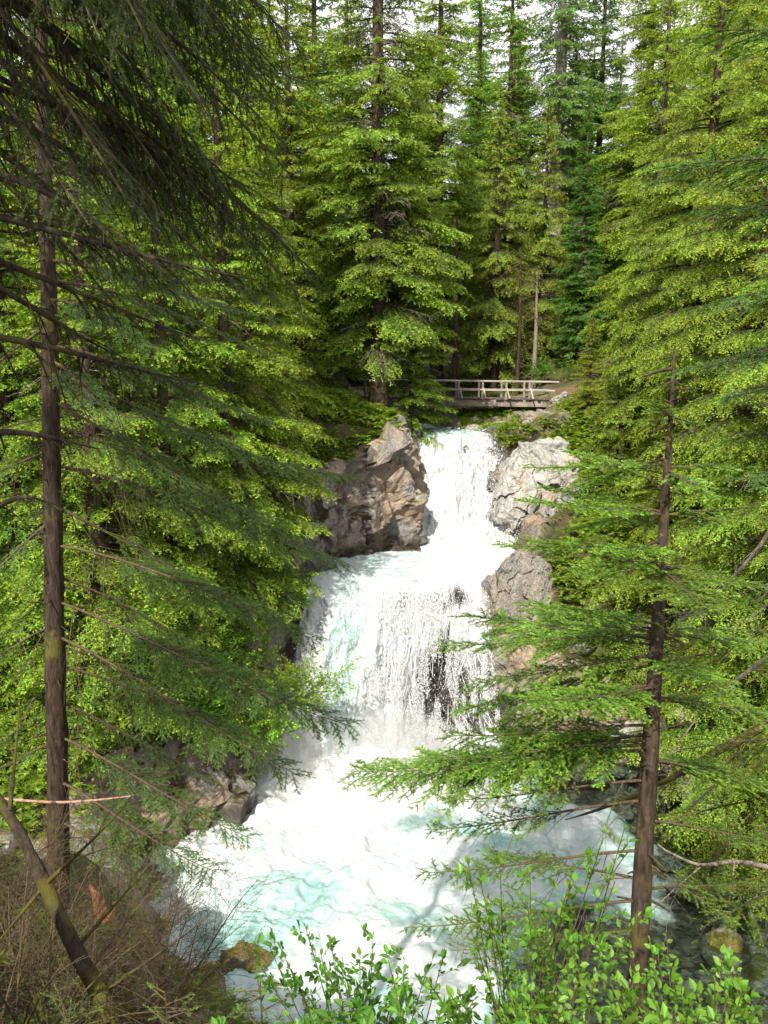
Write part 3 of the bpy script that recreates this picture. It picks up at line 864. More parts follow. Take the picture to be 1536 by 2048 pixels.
def tubes(ax, K_, S, taper=.85, rmin=.0012):
    N = len(ax.L); ts = np.linspace(0, 1, K_)
    rings = []
    for t in ts:
        i = np.arange(N); tt = np.full(N, t)
        P = ax.pos(i, tt); T = ax.tan(i, tt)
        n = nrm(ax.n - T * (ax.n * T).sum(1, keepdims=True)); b = np.cross(n, T)
        r = np.maximum(ax.r * (1 - taper * t), rmin)
        a = np.arange(S) * 2 * math.pi / S
        rings.append(P[:, None] + r[:, None, None] * (np.cos(a)[None, :, None] * n[:, None] + np.sin(a)[None, :, None] * b[:, None]))
    V = np.stack(rings, 1)                       # N,K,S,3
    idx = np.arange(N * K_ * S).reshape(N, K_, S)
    j = (np.arange(S) + 1) % S
    F = np.stack([idx[:, :-1, :], idx[:, :-1][:, :, j], idx[:, 1:][:, :, j], idx[:, 1:, :]], -1).reshape(-1, 4)
    return V.reshape(-1, 3), F


def join(parts):
    Vs, Fs, o = [], [], 0
    for V, F in parts:
        Vs.append(V); Fs.append(F + o); o += len(V)
    return np.concatenate(Vs), Fs


def needles(ax, R, ln, wd, sp, t0=.0, ang=.95, up=.18, jit=.25, tipgain=1.0, maxn=400, tipbase=0., shade=.0):
    """flat two-ranked needles along the axes, one slim triangle each"""
    cnt = np.clip((ax.L * (1 - t0) / sp).astype(int) + 1, 2, maxn)
    i = np.repeat(np.arange(len(ax.L)), cnt)
    k = np.arange(len(i)) - np.repeat(np.cumsum(cnt) - cnt, cnt)
    t = t0 + (1 - t0) * (k + R.rand(len(i))) / cnt[i]
    P = ax.pos(i, t); T = ax.tan(i, t); n = nrm(ax.n[i] - T * (ax.n[i] * T).sum(1, keepdims=True)); s = np.cross(n, T)
    out_v, out_a, out_b = [], [], []
    for sg in (1., -1.):
        m = len(i)
        a = (ang * (1 - .45 * t) + R.normal(size=m) * jit)[:, None]
        D = np.cos(a) * T + np.sin(a) * sg * s + (R.normal(size=m) * jit + up)[:, None] * n
        l = (ln * R.uniform(.65, 1.15, m) * (1 - .25 * t))[:, None]
        w = wd * .5 * R.uniform(.8, 1.2, m)[:, None]
        base = nrm(T + .3 * R.normal(size=(m, 3)))
        out_v.append(np.stack([P - base * w, P + base * w, P + D * l], 1))
        out_a.append(np.clip(ax.tint[i] + R.normal(size=m) * .10, 0, 1))
        out_b.append(np.clip(tipbase + tipgain * t ** 1.5 + R.normal(size=m) * .08, 0, 1))
    V = np.concatenate(out_v); m = len(V)
    return V.reshape(-1, 3), np.arange(m * 3).reshape(m, 3), np.concatenate(out_a), np.concatenate(out_b)


def leaves(ax, R, ln, wd, sp, t0=.1, ang=.9, jit=.35, maxn=200, tipgain=.7, flat=.6):
    cnt = np.clip((ax.L * (1 - t0) / sp).astype(int) + 1, 2, maxn)
    i = np.repeat(np.arange(len(ax.L)), cnt)
    k = np.arange(len(i)) - np.repeat(np.cumsum(cnt) - cnt, cnt)
    t = t0 + (1 - t0) * (k + .5) / cnt[i]
    m = len(i)
    P = ax.pos(i, t); T = ax.tan(i, t); n = nrm(ax.n[i] - T * (ax.n[i] * T).sum(1, keepdims=True)); s = np.cross(n, T)
    sg = np.where(k % 2 == 0, 1., -1.); last = k == cnt[i] - 1
    a = (np.where(last, 0, ang * sg) + R.normal(size=m) * jit)[:, None]
    D = nrm(np.cos(a) * T + np.sin(a) * s + (R.normal(size=m) * jit)[:, None] * n)
    nn = nrm(flat * np.array([0, 0, 1.]) + (1 - flat) * n + R.normal(size=(m, 3)) * .28)
    nn = nrm(nn - D * (nn * D).sum(1, keepdims=True)); Wd = np.cross(nn, D)
    l = (ln * np.clip(R.lognormal(-.12, .32, m), .35, 1.5) * (1 - .3 * t))[:, None]; w = l * (wd / ln) * .5
    fold = .22 * w
    A = P + D * l * .08
    pts = [A, A + D * l * .32 + Wd * w + nn * fold, A + D * l * .68 + Wd * w * .82 + nn * fold, A + D * l - nn * l * .08,
           A + D * l * .68 - Wd * w * .82 + nn * fold, A + D * l * .32 - Wd * w + nn * fold]
    V = np.stack(pts, 1).reshape(-1, 3)
    b = np.arange(m)[:, None] * 6
    F = np.concatenate([b + [0, 1, 2, 3], b + [0, 3, 4, 5]])
    ti = np.clip(ax.tint[i] + R.normal(size=m) * .15, 0, 1); tp = np.clip(tipgain * t + R.normal(size=m) * .12, 0, 1)
    return V, F, np.concatenate([ti, ti]), np.concatenate([tp, tp])


def foliage_mesh(name, sets, mat):
    Vs, Fs, A, B, o = [], [], [], [], 0
    for V, F, a, b in sets:
        Vs.append(V); Fs.append(F + o); A.append(a); B.append(b); o += len(V)
    if len({f.shape[1] for f in Fs}) == 1: Fs = [np.concatenate(Fs)]
    return mesh(name, np.concatenate(Vs), Fs, [mat], attrs={'tint': np.concatenate(A), 'tip': np.concatenate(B)})


def trunk_tube(pts, rad, S=14, seed=0, rough=.06):
    """one continuous trunk through pts"""
    pts = np.asarray(pts, float); rad = np.asarray(rad, float)
    n = max(24, int(np.linalg.norm(np.diff(pts, axis=0), axis=1).sum() / .22)); n = min(n, 160)
    tt = np.linspace(0, len(pts) - 1, n); k = np.arange(len(pts))
    P = np.stack([np.interp(tt, k, pts[:, c]) for c in range(3)], -1)
    ker = np.ones(7) / 7
    for c in range(3):
        pad = np.concatenate([2 * P[0, c] - P[1:4, c][::-1], P[:, c], 2 * P[-1, c] - P[-4:-1, c][::-1]]); P[:, c] = np.convolve(pad, ker, 'valid')
    r = np.interp(tt, k, rad)
    T = nrm(np.gradient(P, axis=0)); ref = np.array([0, 1., 0]) if abs(T[0, 1]) < .9 else np.array([1., 0, 0])
    n1 = nrm(ref - T * (T @ ref)[:, None]); b1 = np.cross(T, n1)
    a = np.arange(S) * 2 * math.pi / S
    V = P[:, None] + r[:, None, None] * (np.cos(a)[None, :, None] * n1[:, None] + np.sin(a)[None, :, None] * b1[:, None])
    V = V.reshape(-1, 3); nn = nrm(V - np.repeat(P, S, 0)); rr = np.repeat(r, S)
    V = V + nn * (rr * rough * 2 * fbm(V * (5, 5, 1.2) / max(.25, rad.max() * 2.2) + seed, 3))[:, None]
    idx = np.arange(n * S).reshape(n, S); j = (np.arange(S) + 1) % S
    F = np.stack([idx[:-1], idx[:-1][:, j], idx[1:][:, j], idx[1:]], -1).reshape(-1, 4)
    return V, F


def stubs(tr, pts, rad, n, seed):
    """broken branch stubs and knots along a near trunk"""
    R = np.random.RandomState(seed); pts = np.asarray(pts, float); k = np.arange(len(pts)); t = R.uniform(.3, len(pts) - 1.2, n)
    P = np.stack([np.interp(t, k, pts[:, c]) for c in range(3)], -1); r = np.interp(t, k, rad); az = R.rand(n) * 6.28
    d = np.stack([np.cos(az), np.sin(az), R.normal(size=n) * .25], -1)
    a = axes(P + d * r[:, None] * .7, d, R.uniform(.05, .26, n) + r * .3, .15, 0, .5, R.uniform(.006, .016, n))
    V2, F2 = tubes(a, 3, 5, .45)
    return np.concatenate([tr[0], V2]), np.concatenate([tr[1], F2 + len(tr[0])])


def conifer(seed, H, base, Lmax, nb, r0, sag=.3, lift=.12, shape=.8, lod=1.0, dens2=5.5, dens3=6., droop3=0., ratio2=.42, elev=(-.15, .55), lean=(0, 0), gaps=.0, tipg=1., foldrop=.0, bare=.2):
    """trunk mesh (with limbs) and crown mesh, root at the origin"""
    R = np.random.RandomState(seed)
    tr = trunk_tube([(0, 0, -1.0), (lean[0] * .3, lean[1] * .3, H * .35), (lean[0] * .7, lean[1] * .7, H * .7), (lean[0], lean[1], H)], [r0 * 1.35, r0 * .85, r0 * .5, .02], 12, seed)
    h = np.sort(R.rand(nb)); h = base + (1 - base) * h ** 1.0
    az = np.arange(nb) * 2.39996 + R.normal(size=nb) * .5
    u = (h - base) / (1 - base)
    L = Lmax * (np.maximum(1 - u, .02) ** shape) * R.uniform(.62, 1.15, nb) * np.minimum(1, .65 + u * 2)
    if gaps: L *= np.where(R.rand(nb) < gaps, .35, 1)
    el = elev[0] + (elev[1] - elev[0]) * u + R.normal(size=nb) * .09
    d = np.stack([np.cos(az) * np.cos(el), np.sin(az) * np.cos(el), np.sin(el)], -1)
    o = np.stack([lean[0] * h, lean[1] * h, h * H], -1)
    a1 = axes(o, d, L, sag, lift, np.clip(.5 + R.normal(size=nb) * .2, 0, 1), np.maximum(.012, .016 * L))
    a2 = spawn(a1, R, dens2, bare, .98, .95, lambda t: ratio2 * (1.05 - .75 * t) * (.45 + 1.1 * np.minimum(1, t * 2.2)) / 1.2, .28 + foldrop, .05, .18, drop=droop3 * .6)
    a3 = spawn(a2, R, dens3, .12, .95, .85, lambda t: .5 * (1.05 - .7 * t), .2 + foldrop, 0, .25, maxn=24, drop=droop3)
    V, Fs = join([tr, tubes(a1, 6, 5), tubes(a2.sub(R.rand(len(a2.L)) < .6), 3, 3, rmin=.004)])
    nd = max(20, nb // 5); hd = base + (.7 - base) * R.rand(nd) ** 1.3; ad = R.rand(nd) * 6.28
    dd = axes(np.stack([lean[0] * hd, lean[1] * hd, hd * H], -1), np.stack([np.cos(ad), np.sin(ad), R.normal(size=nd) * .15 - .1], -1), Lmax * R.uniform(.35, .85, nd) * (1 - .5 * hd), .3, .1, .5, .022)
    d2 = spawn(dd, R, 4.5, .15, .98, .8, lambda t: .34 * (1.1 - .7 * t), .35, 0, .5)
    d3 = spawn(d2, R, 6, .2, .95, .7, lambda t: .4, .3, 0, .6)
    Vd, Fd = join([tubes(dd, 6, 4), tubes(d2, 4, 3, rmin=.006), tubes(d3, 3, 3, rmin=.005)])
    Fs = np.concatenate(Fs); Fd = np.concatenate(Fd); nlive = len(Fs); Fs = np.concatenate([Fs, Fd + len(V)]); V = np.concatenate([V, Vd]); midx = np.r_[np.zeros(nlive, int), np.ones(len(Fd), int)]
    nl, nw, ns = .13 * lod, .052 * lod, .062 * lod
    crown = [needles(a2, R, nl, nw, ns, .1, jit=.42, up=.1, tipgain=.8 * tipg), needles(a3, R, nl * .9, nw, ns, 0, jit=.42, up=.1, tipgain=1. * tipg, tipbase=.04 * tipg)]
    crown.append(needles(a1.sub(a1.L < Lmax * .35), R, nl, nw, ns * .6, .2, tipgain=tipg))
    return V, Fs, crown, midx


def proto(name, bark, fol, *a, **k):
    V, Fs, cr_, midx = conifer(*a, **k)
    return mesh(name + '_trunk', V, [Fs], [bark, M['deadwood']], midx, smooth=True), foliage_mesh(name + '_crown', cr_, fol)


def tree(kind, pr, loc, rot, sc, col, label, group=None, cat_='tree', sink=.3):
    e = empty(kind, (loc[0], loc[1], loc[2] - sink), label, cat_, group)
    e.rotation_euler = (0, 0, rot); e.scale = (sc, sc, sc) if np.isscalar(sc) else sc
    link('trunk', pr[0], e); link('crown', pr[1], e, None, col)
    return e


# ------------------------------------------------------------------ forest
HEM = proto('hemlock', M['bark'], M['hem'], 1, 26, .06, 4.6, 230, .30, .34, .10, .72, 1.0, 9, 8.5, .12)
HEM2 = proto('hemlock_loose', M['bark'], M['hem'], 2, 24, .04, 4.4, 200, .26, .42, .10, .62, 1.0, 9, 8.5, .22, gaps=.12)
FIR = proto('fir', M['bark'], M['fir'], 3, 30, .06, 3.9, 380, .25, .26, .16, .8, 1.2, 8, 7, .05, elev=(-.25, .5))
CEDAR = proto('cedar', M['barkred'], M['hem'], 4, 22, .10, 4.0, 180, .28, .5, .20, .7, 1.15, 8, 8, .45, foldrop=.25)
TALL = proto('tall_fir', M['barkgrey'], M['fir'], 5, 44, .30, 4.6, 300, .52, .36, .12, .7, 1.5, 6.5, 6, .15, gaps=.2)
BIG = proto('big_hemlock', M['bark'], M['hem'], 6, 36, .10, 5.2, 400, .44, .34, .10, .65, 1.2, 8, 7.5, .15, gaps=.12)
YOUNG = proto('young_hemlock', M['bark'], M['hem'], 7, 12, .05, 3.2, 130, .14, .28, .08, .85, .8, 12, 10, .1)
CURT = proto('curtain_hemlock', M['barkred'], M['hem'], 8, 30, .04, 6.0, 250, .36, .42, .08, .55, .85, 9, 9, .35, foldrop=.15, ratio2=.34)

G1 = 'conifers on the left bank'
G2 = 'conifers beyond the footbridge'
G3 = 'conifers on the right bank'


def T(kind, pr, px, Y, rot, sc, col, label, group, dz=0., X=None):
    x = (px - 768) / FPX * Y * 1.0 if X is None else X
    return tree(kind, pr, (x, Y, gz(x, Y) + dz), rot, sc, col, label, group)


T('hemlock', BIG, 757, 44.2, .4, 1.0, (.92, .96, .95), 'tall hemlock with thick dark trunk on the cliff just left of the footbridge', G1)
T('young_hemlock', YOUNG, 822, 45.6, 1.2, .98, (.98, 1.05, .9), 'young hemlock whose layered boughs hang over the left half of the footbridge', G1)
T('hemlock', HEM, 590, 46.0, 2.1, .98, (1.12, 1.05, .9), 'yellow green hemlock drooping over the tan cliff beside the upper cascade', G1)
T('hemlock', HEM2, 500, 36.0, .6, 1.0, (1.16, 1.12, .92), 'bright hemlock at the left edge of the ledge pool, behind the near fir branches', G1)
T('hemlock', HEM, 455, 31.0, 3.3, .98, (1.06, 1.1, .9), 'light green hemlock above the leafy shrubs on the left bank', G1)
T('hemlock', HEM2, 330, 28.0, 4.4, 1.0, (.95, 1.05, .9), 'hemlock behind the overhanging dark branches in the upper left', G1)
T('hemlock', HEM, 180, 25.0, 5.2, .95, (.95, 1.0, .8), 'hemlock behind the near fir trunk on the left', G1)
T('hemlock', HEM2, 20, 27.0, 1.9, 1.05, (.75, .9, .8), 'hemlock at the left edge, behind the dark near trunk', G1)
T('fir', FIR, 430, 44.0, 2.4, 1.1, (1., 1., .9), 'dark fir standing behind the left bank hemlocks', G1)
T('fir', FIR, 640, 52.0, .3, 1.15, (1.1, 1.1, .9), 'dark fir left of the thick dark trunk, its top in the sky gap', G1)
T('hemlock', BIG, 280, 40.0, 1.0, .9, (.9, 1., .85), 'tall hemlock deep in the left bank wood', G1)

T('cedar', CEDAR, 985, 57.5, .5, .95, (1.05, .97, .95), 'olive drooping cedar right behind the middle of the footbridge', G2)
T('cedar', CEDAR, 1075, 60.0, 2.5, .85, (1.1, .98, .95), 'olive cedar with a pale dead stem behind the right end of the footbridge', G2)
T('fir', FIR, 1003, 66.0, 1.7, 1.22, (1.5, 1.35, .95), 'tall fir of flat yellow green tiers left of the grey trunk', G2)
T('tall_fir', TALL, 1094, 68.0, 3.0, 1.0, (1.1, 1.1, 1.), 'tall fir with the long straight pale grey trunk', G2)
T('fir', FIR, 1172, 70.0, 4.0, 1.2, (.9, .95, .9), 'dark narrow fir standing against the sky right of the grey trunk', G2)
T('hemlock', BIG, 872, 62.0, 2.2, .98, (1., 1.05, 1.), 'blue green hemlock with hanging boughs left of the yellow tiered fir', G2)
T('fir', FIR, 1150, 56.0, .9, .62, (.8, .95, .9), 'dense dark young fir below the grey trunk', G2)
T('fir', FIR, 945, 75.0, .2, 1.3, (1.3, 1.25, .95), 'far fir reaching into the white sky gap at the top', G2)
T('hemlock', BIG, 1260, 62.0, 5.2, .95, (1.05, 1.05, .9), 'tall hemlock between the dark narrow fir and the bright right hand boughs', G2)
T('hemlock', HEM, 700, 66.0, 4.2, 1.3, (1.05, 1.05, .9), 'far hemlock showing between the dark fir and the thick dark trunk', G2)

T('hemlock', CURT, 1500, 31.5, .7, 1.0, (1.1, 1.08, .95), 'large yellow green hemlock with curtains of hanging twigs on the right bank', G3)
T('hemlock', CURT, 1385, 38.5, 2.9, .92, (1.08, 1.08, .95), 'bright hemlock up the slope from the pale boulder', G3)
T('hemlock', HEM, 1290, 45.0, 4.9, .92, (1.1, 1.1, .85), 'hemlock just uphill from the right end of the footbridge', G3)
T('hemlock', CURT, 1640, 24.0, 4.1, .95, (1.0, 1.06, .92), 'hemlock at the right edge reaching over the shallow water', G3)
T('young_hemlock', YOUNG, 1175, 44.8, .2, .52, (1.15, .95, .8), 'small olive hemlock standing above the pale boulder near the bridge end', G3)
T('young_hemlock', YOUNG, 1232, 41.0, 2.2, .75, (1.0, 1.05, .85), 'young green hemlock right of the pale boulder', G3)
T('young_hemlock', YOUNG, 1330, 34.5, 3.4, .8, (1.1, 1.08, .85), 'young hemlock low on the right bank behind the near fir', G3)
T('hemlock', HEM2, 1450, 48.0, .4, 1.1, (1.1, 1.05, .85), 'tall hemlock high on the right slope', G3)

# background wall of the forest
R = np.random.RandomState(77)
far = [(x + R.uniform(-2, 2), y + R.uniform(-3, 3)) for y in (80, 92, 108) for x in np.arange(-34, 46, 7.5)]
far += [(x + R.uniform(-1.5, 1.5), y + R.uniform(-2, 2)) for y, a in ((50, -30), (58, -34)) for x in np.arange(a, -8, 6.)]
far += [(x + R.uniform(-1.5, 1.5), y + R.uniform(-2, 2)) for y in (56, 66) for x in np.arange(24, 44, 6.)]
far += [(-18, 36), (-22, 30), (-17, 44), (-24, 40), (-20, 24), (24, 44), (27, 36), (23, 30), (30, 46)]
for k, (x, y) in enumerate(far):
    pr = (FIR, BIG, HEM, FIR)[k % 4]
    s = (1.0 if y < 70 else 1.12) * R.uniform(.8, 1.05) * (1.3 if pr is HEM else 1)
    pxx = x / y * FPX + 768
    if 760 < pxx < 1290 and y > 70: s = min(s, (.41 * y - gz(x, y)) / (30 if pr is FIR else 36 if pr is BIG else 26))      # a lower skyline where the valley opens
    tree('conifer', pr, (x, y, gz(x, y)), R.rand() * 6.28, s, (R.uniform(.95, 1.3), R.uniform(.95, 1.15), .88), 'dim conifer in the dense forest behind the nearer trees', 'conifers of the background forest')


# dead snags
def snag(px, Y, H, r, seed, label, mat='barkred'):
    R = np.random.RandomState(seed)
    x = (px - 768) / FPX * Y; z = gz(x, Y)
    e = empty('dead_tree', (x, Y, z - .3), label, 'dead tree', 'dead trees beyond the footbridge')
    tr = trunk_tube([(0, 0, -.6), (.1, 0, H * .5), (.05, .1, H)], [r * 1.2, r * .8, r * .35], 10, seed)
    link('trunk', mesh('dead_trunk', tr[0], [tr[1]], [M[mat]], smooth=True), e)
    nb = 46; az = R.rand(nb) * 6.28; h = R.uniform(.12, .98, nb) * H
    a1 = axes(np.stack([0 * h, 0 * h, h], -1), np.stack([np.cos(az), np.sin(az), R.normal(size=nb) * .2 - .1], -1), R.uniform(.5, 2.2, nb), .3, .1, .5, .022)
    a2 = spawn(a1, R, 4, .2, .95, .8, lambda t: .4 * (1.1 - .6 * t), .35)
    V, F = join([tubes(a1, 5, 4), tubes(a2, 3, 3, rmin=.006)])
    link('dead_branch', mesh('dead_branches', V, F, [M['twig']]), e)


snag(906, 56.0, 12.5, .18, 61, 'broken dead trunk between the hemlocks behind the footbridge')
snag(1030, 55.0, 10.0, .13, 62, 'slim dead trunk with bare twigs behind the middle of the footbridge', 'barkred')
snag(1062, 54.6, 8.5, .17, 63, 'pale leaning dead trunk behind the right half of the footbridge', 'deadwood')

# ------------------------------------------------------------------ footbridge
def boxes(bs):
    """list of (p0, p1, width, height): squared timbers from p0 to p1, slightly chamfered ends"""
    Vs, Fs = [], []
    for k, (p0, p1, w, h) in enumerate(bs):
        p0 = np.array(p0, float); p1 = np.array(p1, float)
        d = p1 - p0; d = d / np.linalg.norm(d)
        up = np.array([0, 0, 1.]) if abs(d[2]) < .8 else np.array([0, 1., 0])
        s = np.cross(d, up); s /= np.linalg.norm(s); u = np.cross(s, d)
        c = min(w, h) * .12
        prof = [(-w / 2 + c, -h / 2), (w / 2 - c, -h / 2), (w / 2, -h / 2 + c), (w / 2, h / 2 - c), (w / 2 - c, h / 2), (-w / 2 + c, h / 2), (-w / 2, h / 2 - c), (-w / 2, -h / 2 + c)]
        o = sum(len(v) for v in Vs)
        Vs.append(np.array([p + s * a + u * b for p in (p0, p1) for a, b in prof]))
        for i in range(8):
            j = (i + 1) % 8; Fs.append([o + i, o + j, o + 8 + j, o + 8 + i])
        for base, rev in ((0, True), (8, False)):
            for a, b, c_, d_ in ((0, 1, 2, 3), (0, 3, 4, 7), (4, 5, 6, 7)):
                f = [o + base + x for x in (a, b, c_, d_)]; Fs.append(f[::-1] if rev else f)
    return np.concatenate(Vs), np.array(Fs)


def wood_mat(name, c0, c1):
    m, N, L, out = nt(name)
    tc = N.new("ShaderNodeTexCoord"); mp = N.new("ShaderNodeMapping"); mp.inputs['Scale'].default_value = (.5, 6, 6)
    L.new(tc.outputs['Object'], mp.inputs['Vector'])
    n = noise(N, L, mp.outputs[0], 3, 6, .65); n2 = noise(N, L, tc.outputs['Object'], 1.4, 5, .6)
    r = ramp(N, [(.35, c0), (.65, c1)]); L.new(n, r.inputs[0])
    c = mixc(N, L, mrange(N, L, n2, .5, .7, 0, .7), r.outputs[0], tuple(x * .45 for x in c0))
    p = N.new("ShaderNodeBsdfPrincipled"); p.inputs['Roughness'].default_value = .8; L.new(c, p.inputs['Base Color'])
    b = N.new("ShaderNodeBump"); b.inputs['Strength'].default_value = .6; b.inputs['Distance'].default_value = .02; L.new(n, b.inputs['Height']); L.new(b.outputs[0], p.inputs['Normal'])
    L.new(p.outputs[0], out.inputs['Surface'])
    return m


M['wood'] = wood_mat('weathered_timber', (.15, .12, .10), (.34, .29, .26))
M['woodrail'] = wood_mat('pale_rail_timber', (.22, .19, .17), (.42, .38, .35))
M['wooddark'] = wood_mat('dark_deck_timber', (.06, .045, .035), (.16, .12, .10))
X0, X1 = -1.6, 10.75
br = empty('footbridge', (0, 50, -1.45), 'weathered timber footbridge with two-rail handrails crossing above the upper cascade', 'footbridge')
sl = -.012                                              # the deck falls slightly to the right


def bz(x): return sl * (x - 5)


def bpart(name, bs, mat):
    V, F = boxes(bs); return link(name, mesh('bridge_' + name, V, [F], [M[mat]]), br)


Rb = np.random.RandomState(4)
for yy in (0.0, 1.5):
    bpart('beam', [((X0, yy, bz(X0) - .30), (X1 - .55, yy, bz(X1) - .30), .34, .46)], 'wood')
pl = []
x = X0
while x < X1 - .1:
    w = Rb.uniform(.15, .2); pl.append(((x + w / 2, -.32 + Rb.normal() * .05, bz(x) - .02 + Rb.normal() * .006), (x + w / 2, 1.85 + Rb.normal() * .05, bz(x) - .02 + Rb.normal() * .006), w - .025, .085)); x += w
bpart('deck', pl, 'wooddark')
for yy in (-.22, 1.72):
    nx = -1.2
    while nx < X1 - .2:
        top = (nx + Rb.normal() * .02, yy, bz(nx) + 1.0)
        bpart('post', [((nx, yy + .02, bz(nx) - .1), top, .13, .14)], 'wood')
        if yy < 0: bpart('brace', [((nx + .17, yy - .42, bz(nx) - .02), (nx + .05, yy - .08, bz(nx) + .62), .09, .10)], 'woodrail')
        nx += 1.47
    bpart('handrail', [((X0, yy, bz(X0) + 1.055), (X1 + .15, yy, bz(X1) + 1.055), .18, .10)], 'woodrail')
    bpart('rail', [((X0, yy - .09, bz(X0) + .52), (X1 - .1, yy - .09, bz(X1) + .52), .05, .11)], 'woodrail')
bpart('sill', [((X1 - .35, -.3, bz(X1) - .35), (X1 - .35, 1.8, bz(X1) - .35), .4, .44)], 'wooddark')


# ------------------------------------------------------------------ near trees, limb by limb
def spray_branch(par, name, ax, R, fol, bark, col, nl=.028, nw=.0085, sp=.0065, dens2=26, ratio2=.30, dens3=26, r3=.36, bare=.28, foldrop=0., sagw=.12, tipg=1., drop3=0., green=1.0, deadtw=0, label=None):
    """one limb as a wood mesh with its needles as a sub-part"""
    a2 = spawn(ax, R, dens2, bare, .985, .88, lambda t: ratio2 * (1.1 - .8 * t) * np.minimum(1, .35 + 1.6 * t), sagw + foldrop, .03, .14, drop=drop3 * .5)
    a3 = spawn(a2, R, dens3, .12, .95, .8, lambda t: r3 * (1.05 - .7 * t), sagw * .8 + foldrop, 0, .18, maxn=40, drop=drop3, minL=.03)
    parts = [tubes(ax, 12, 7), tubes(a2, 5, 4, rmin=.0016), tubes(a3, 3, 3, rmin=.0011)]
    if deadtw:
        d2 = spawn(ax, R, deadtw, .02, .75, .9, lambda t: .30 * (1.1 - .6 * t), .35, 0, .9, drop=.35)
        d3 = spawn(d2, R, 9, .1, .9, .7, lambda t: .4, .4, 0, .8, drop=.3)
        parts += [tubes(d2, 6, 4, rmin=.0016), tubes(d3, 4, 3, rmin=.001)]
    V, Fs = join(parts)
    w = link('branch', mesh(name + '_limb', V, Fs, [bark], smooth=True), par)
    keep2 = a2.sub(R.rand(len(a2.L)) < green); keep3 = a3.sub(R.rand(len(a3.L)) < green)
    sets = [needles(keep2, R, nl, nw, sp, .05, tipgain=.8 * tipg), needles(keep3, R, nl * .9, nw, sp, .0, tipgain=tipg, tipbase=.1 * tipg)]
    tip = ax
    sets.append(needles(tip, R, nl, nw, sp * .8, .55, tipgain=tipg))
    link('foliage', foliage_mesh(name + '_needles', sets, fol), w, None, col)
    if label: w['label'] = label
    return w


# --- the fir with the straight trunk on the left
R = np.random.RandomState(101)
LT = [at(114, 1790, 9) + (0, 0, -.5), at(112, 1400, 9), at(104, 900, 9), at(98, 600, 9), at(86, 280, 9), np.array([-3.45, 9, 6.5]), np.array([-3.3, 9, 10.0])]
lt = empty('fir_tree', tuple(LT[0]), 'tall near fir with straight dark trunk and long drooping boughs on the left', 'tree')
L0 = LT[0]
tr = trunk_tube([p - L0 for p in LT], [.13, .118, .098, .085, .078, .065, .04], 16, 3, .07)
tr = stubs(tr, [p - L0 for p in LT], [.13, .118, .098, .085, .078, .065, .04], 70, 1)
link('trunk', mesh('near_fir_trunk', tr[0], [tr[1]], [M['barkred']], smooth=True), lt)


def lt_at(z):
    P = np.array(LT); return np.array([np.interp(z, P[:, 2], P[:, 0]), 9., z])


def zpix(py, Y): return at(768, py, Y)[2]


# tips as seen: (start y in photo, tip x, tip y, tip distance)
for k, (sy, tx, ty, tY, col) in enumerate([
    (520, 555, 640, 8.2, 0), (560, 540, 720, 9.6, 0), (600, 300, 700, 7.4, 1), (690, 560, 855, 8.6, 0), (720, 240, 860, 7.6, 1), (740, 700, 950, 9.4, 0), (800, 545, 1050, 8.3, 0), (850, 690, 1140, 8.4, 0), (930, 610, 1130, 9.6, 0),
    (1010, 560, 1230, 9.9, 0), (1090, 640, 1290, 8.2, 0), (1150, 480, 1350, 10.2, 0), (1200, 710, 1455, 8.0, 0), (1270, 600, 1555, 7.8, 0), (1330, 560, 1500, 9.8, 0), (1400, 420, 1560, 9.8, 0), (1470, 505, 1680, 8.2, 0),
    (1560, 435, 1745, 7.7, 0), (1640, 330, 1790, 8.2, 0), (900, -120, 980, 8.4, 0), (1040, -80, 1230, 8.2, 0), (1250, -90, 1400, 9.2, 0), (1480, -60, 1560, 8.4, 0), (650, -100, 800, 9, 0), (460, 420, 560, 10.2, 0), (380, 480, 470, 8.4, 0), (300, -60, 420, 8.8, 0)]):
    a = lt_at(zpix(sy, 9)); b = at(tx, ty, tY)
    ax = from_to([a - L0], [b - L0], R.uniform(.22, .42), R.uniform(.10, .26), .45 + .15 * R.rand(), .018)
    spray_branch(lt, 'near_fir', ax, R, M['fir'], M['twig'], (1.8, 1.6, 1.9) if col else (1.15, 1.05, 1.0), dens2=26, dens3=28, bare=.24, ratio2=.25, foldrop=.08, deadtw=6, tipg=.45)
for k in range(16):    # the crown above the frame
    z = R.uniform(3.0, 9.6); a = lt_at(z); az = R.rand() * 6.28; Lr = 3.2 * (10.4 - z) / 7.4 + .4
    b = a + Lr * np.array([math.cos(az), math.sin(az), -.15])
    spray_branch(lt, 'near_fir_top', from_to([a - L0], [b - L0], .25, .15, .5, .02), R, M['fir'], M['twig'], (.95, .95, 1.), nl=.05, nw=.016, sp=.018, dens2=16, dens3=14, bare=.2, ratio2=.3)

# --- the young fir on the right
R = np.random.RandomState(202)
RT = [at(1268, 2060, 6) + (0, 0, -.6), at(1285, 1750, 6), at(1310, 1350, 6), at(1330, 1000, 6), at(1343, 820, 6), at(1350, 690, 6)]
rt = empty('young_fir', tuple(RT[0]), 'slender young fir with thin dark trunk and flat boughs before the falls', 'tree')
R0 = RT[0]
tr = trunk_tube([p - R0 for p in RT], [.095, .078, .060, .036, .018, .005], 14, 9, .08)
tr = stubs(tr, [p - R0 for p in RT], [.095, .078, .060, .036, .018, .005], 46, 2)
link('trunk', mesh('young_fir_trunk', tr[0], [tr[1]], [M['bark']], smooth=True), rt)
PR = np.array(RT)


def rt_at(z): return np.array([np.interp(z, PR[:, 2], PR[:, 0]), 6., z])


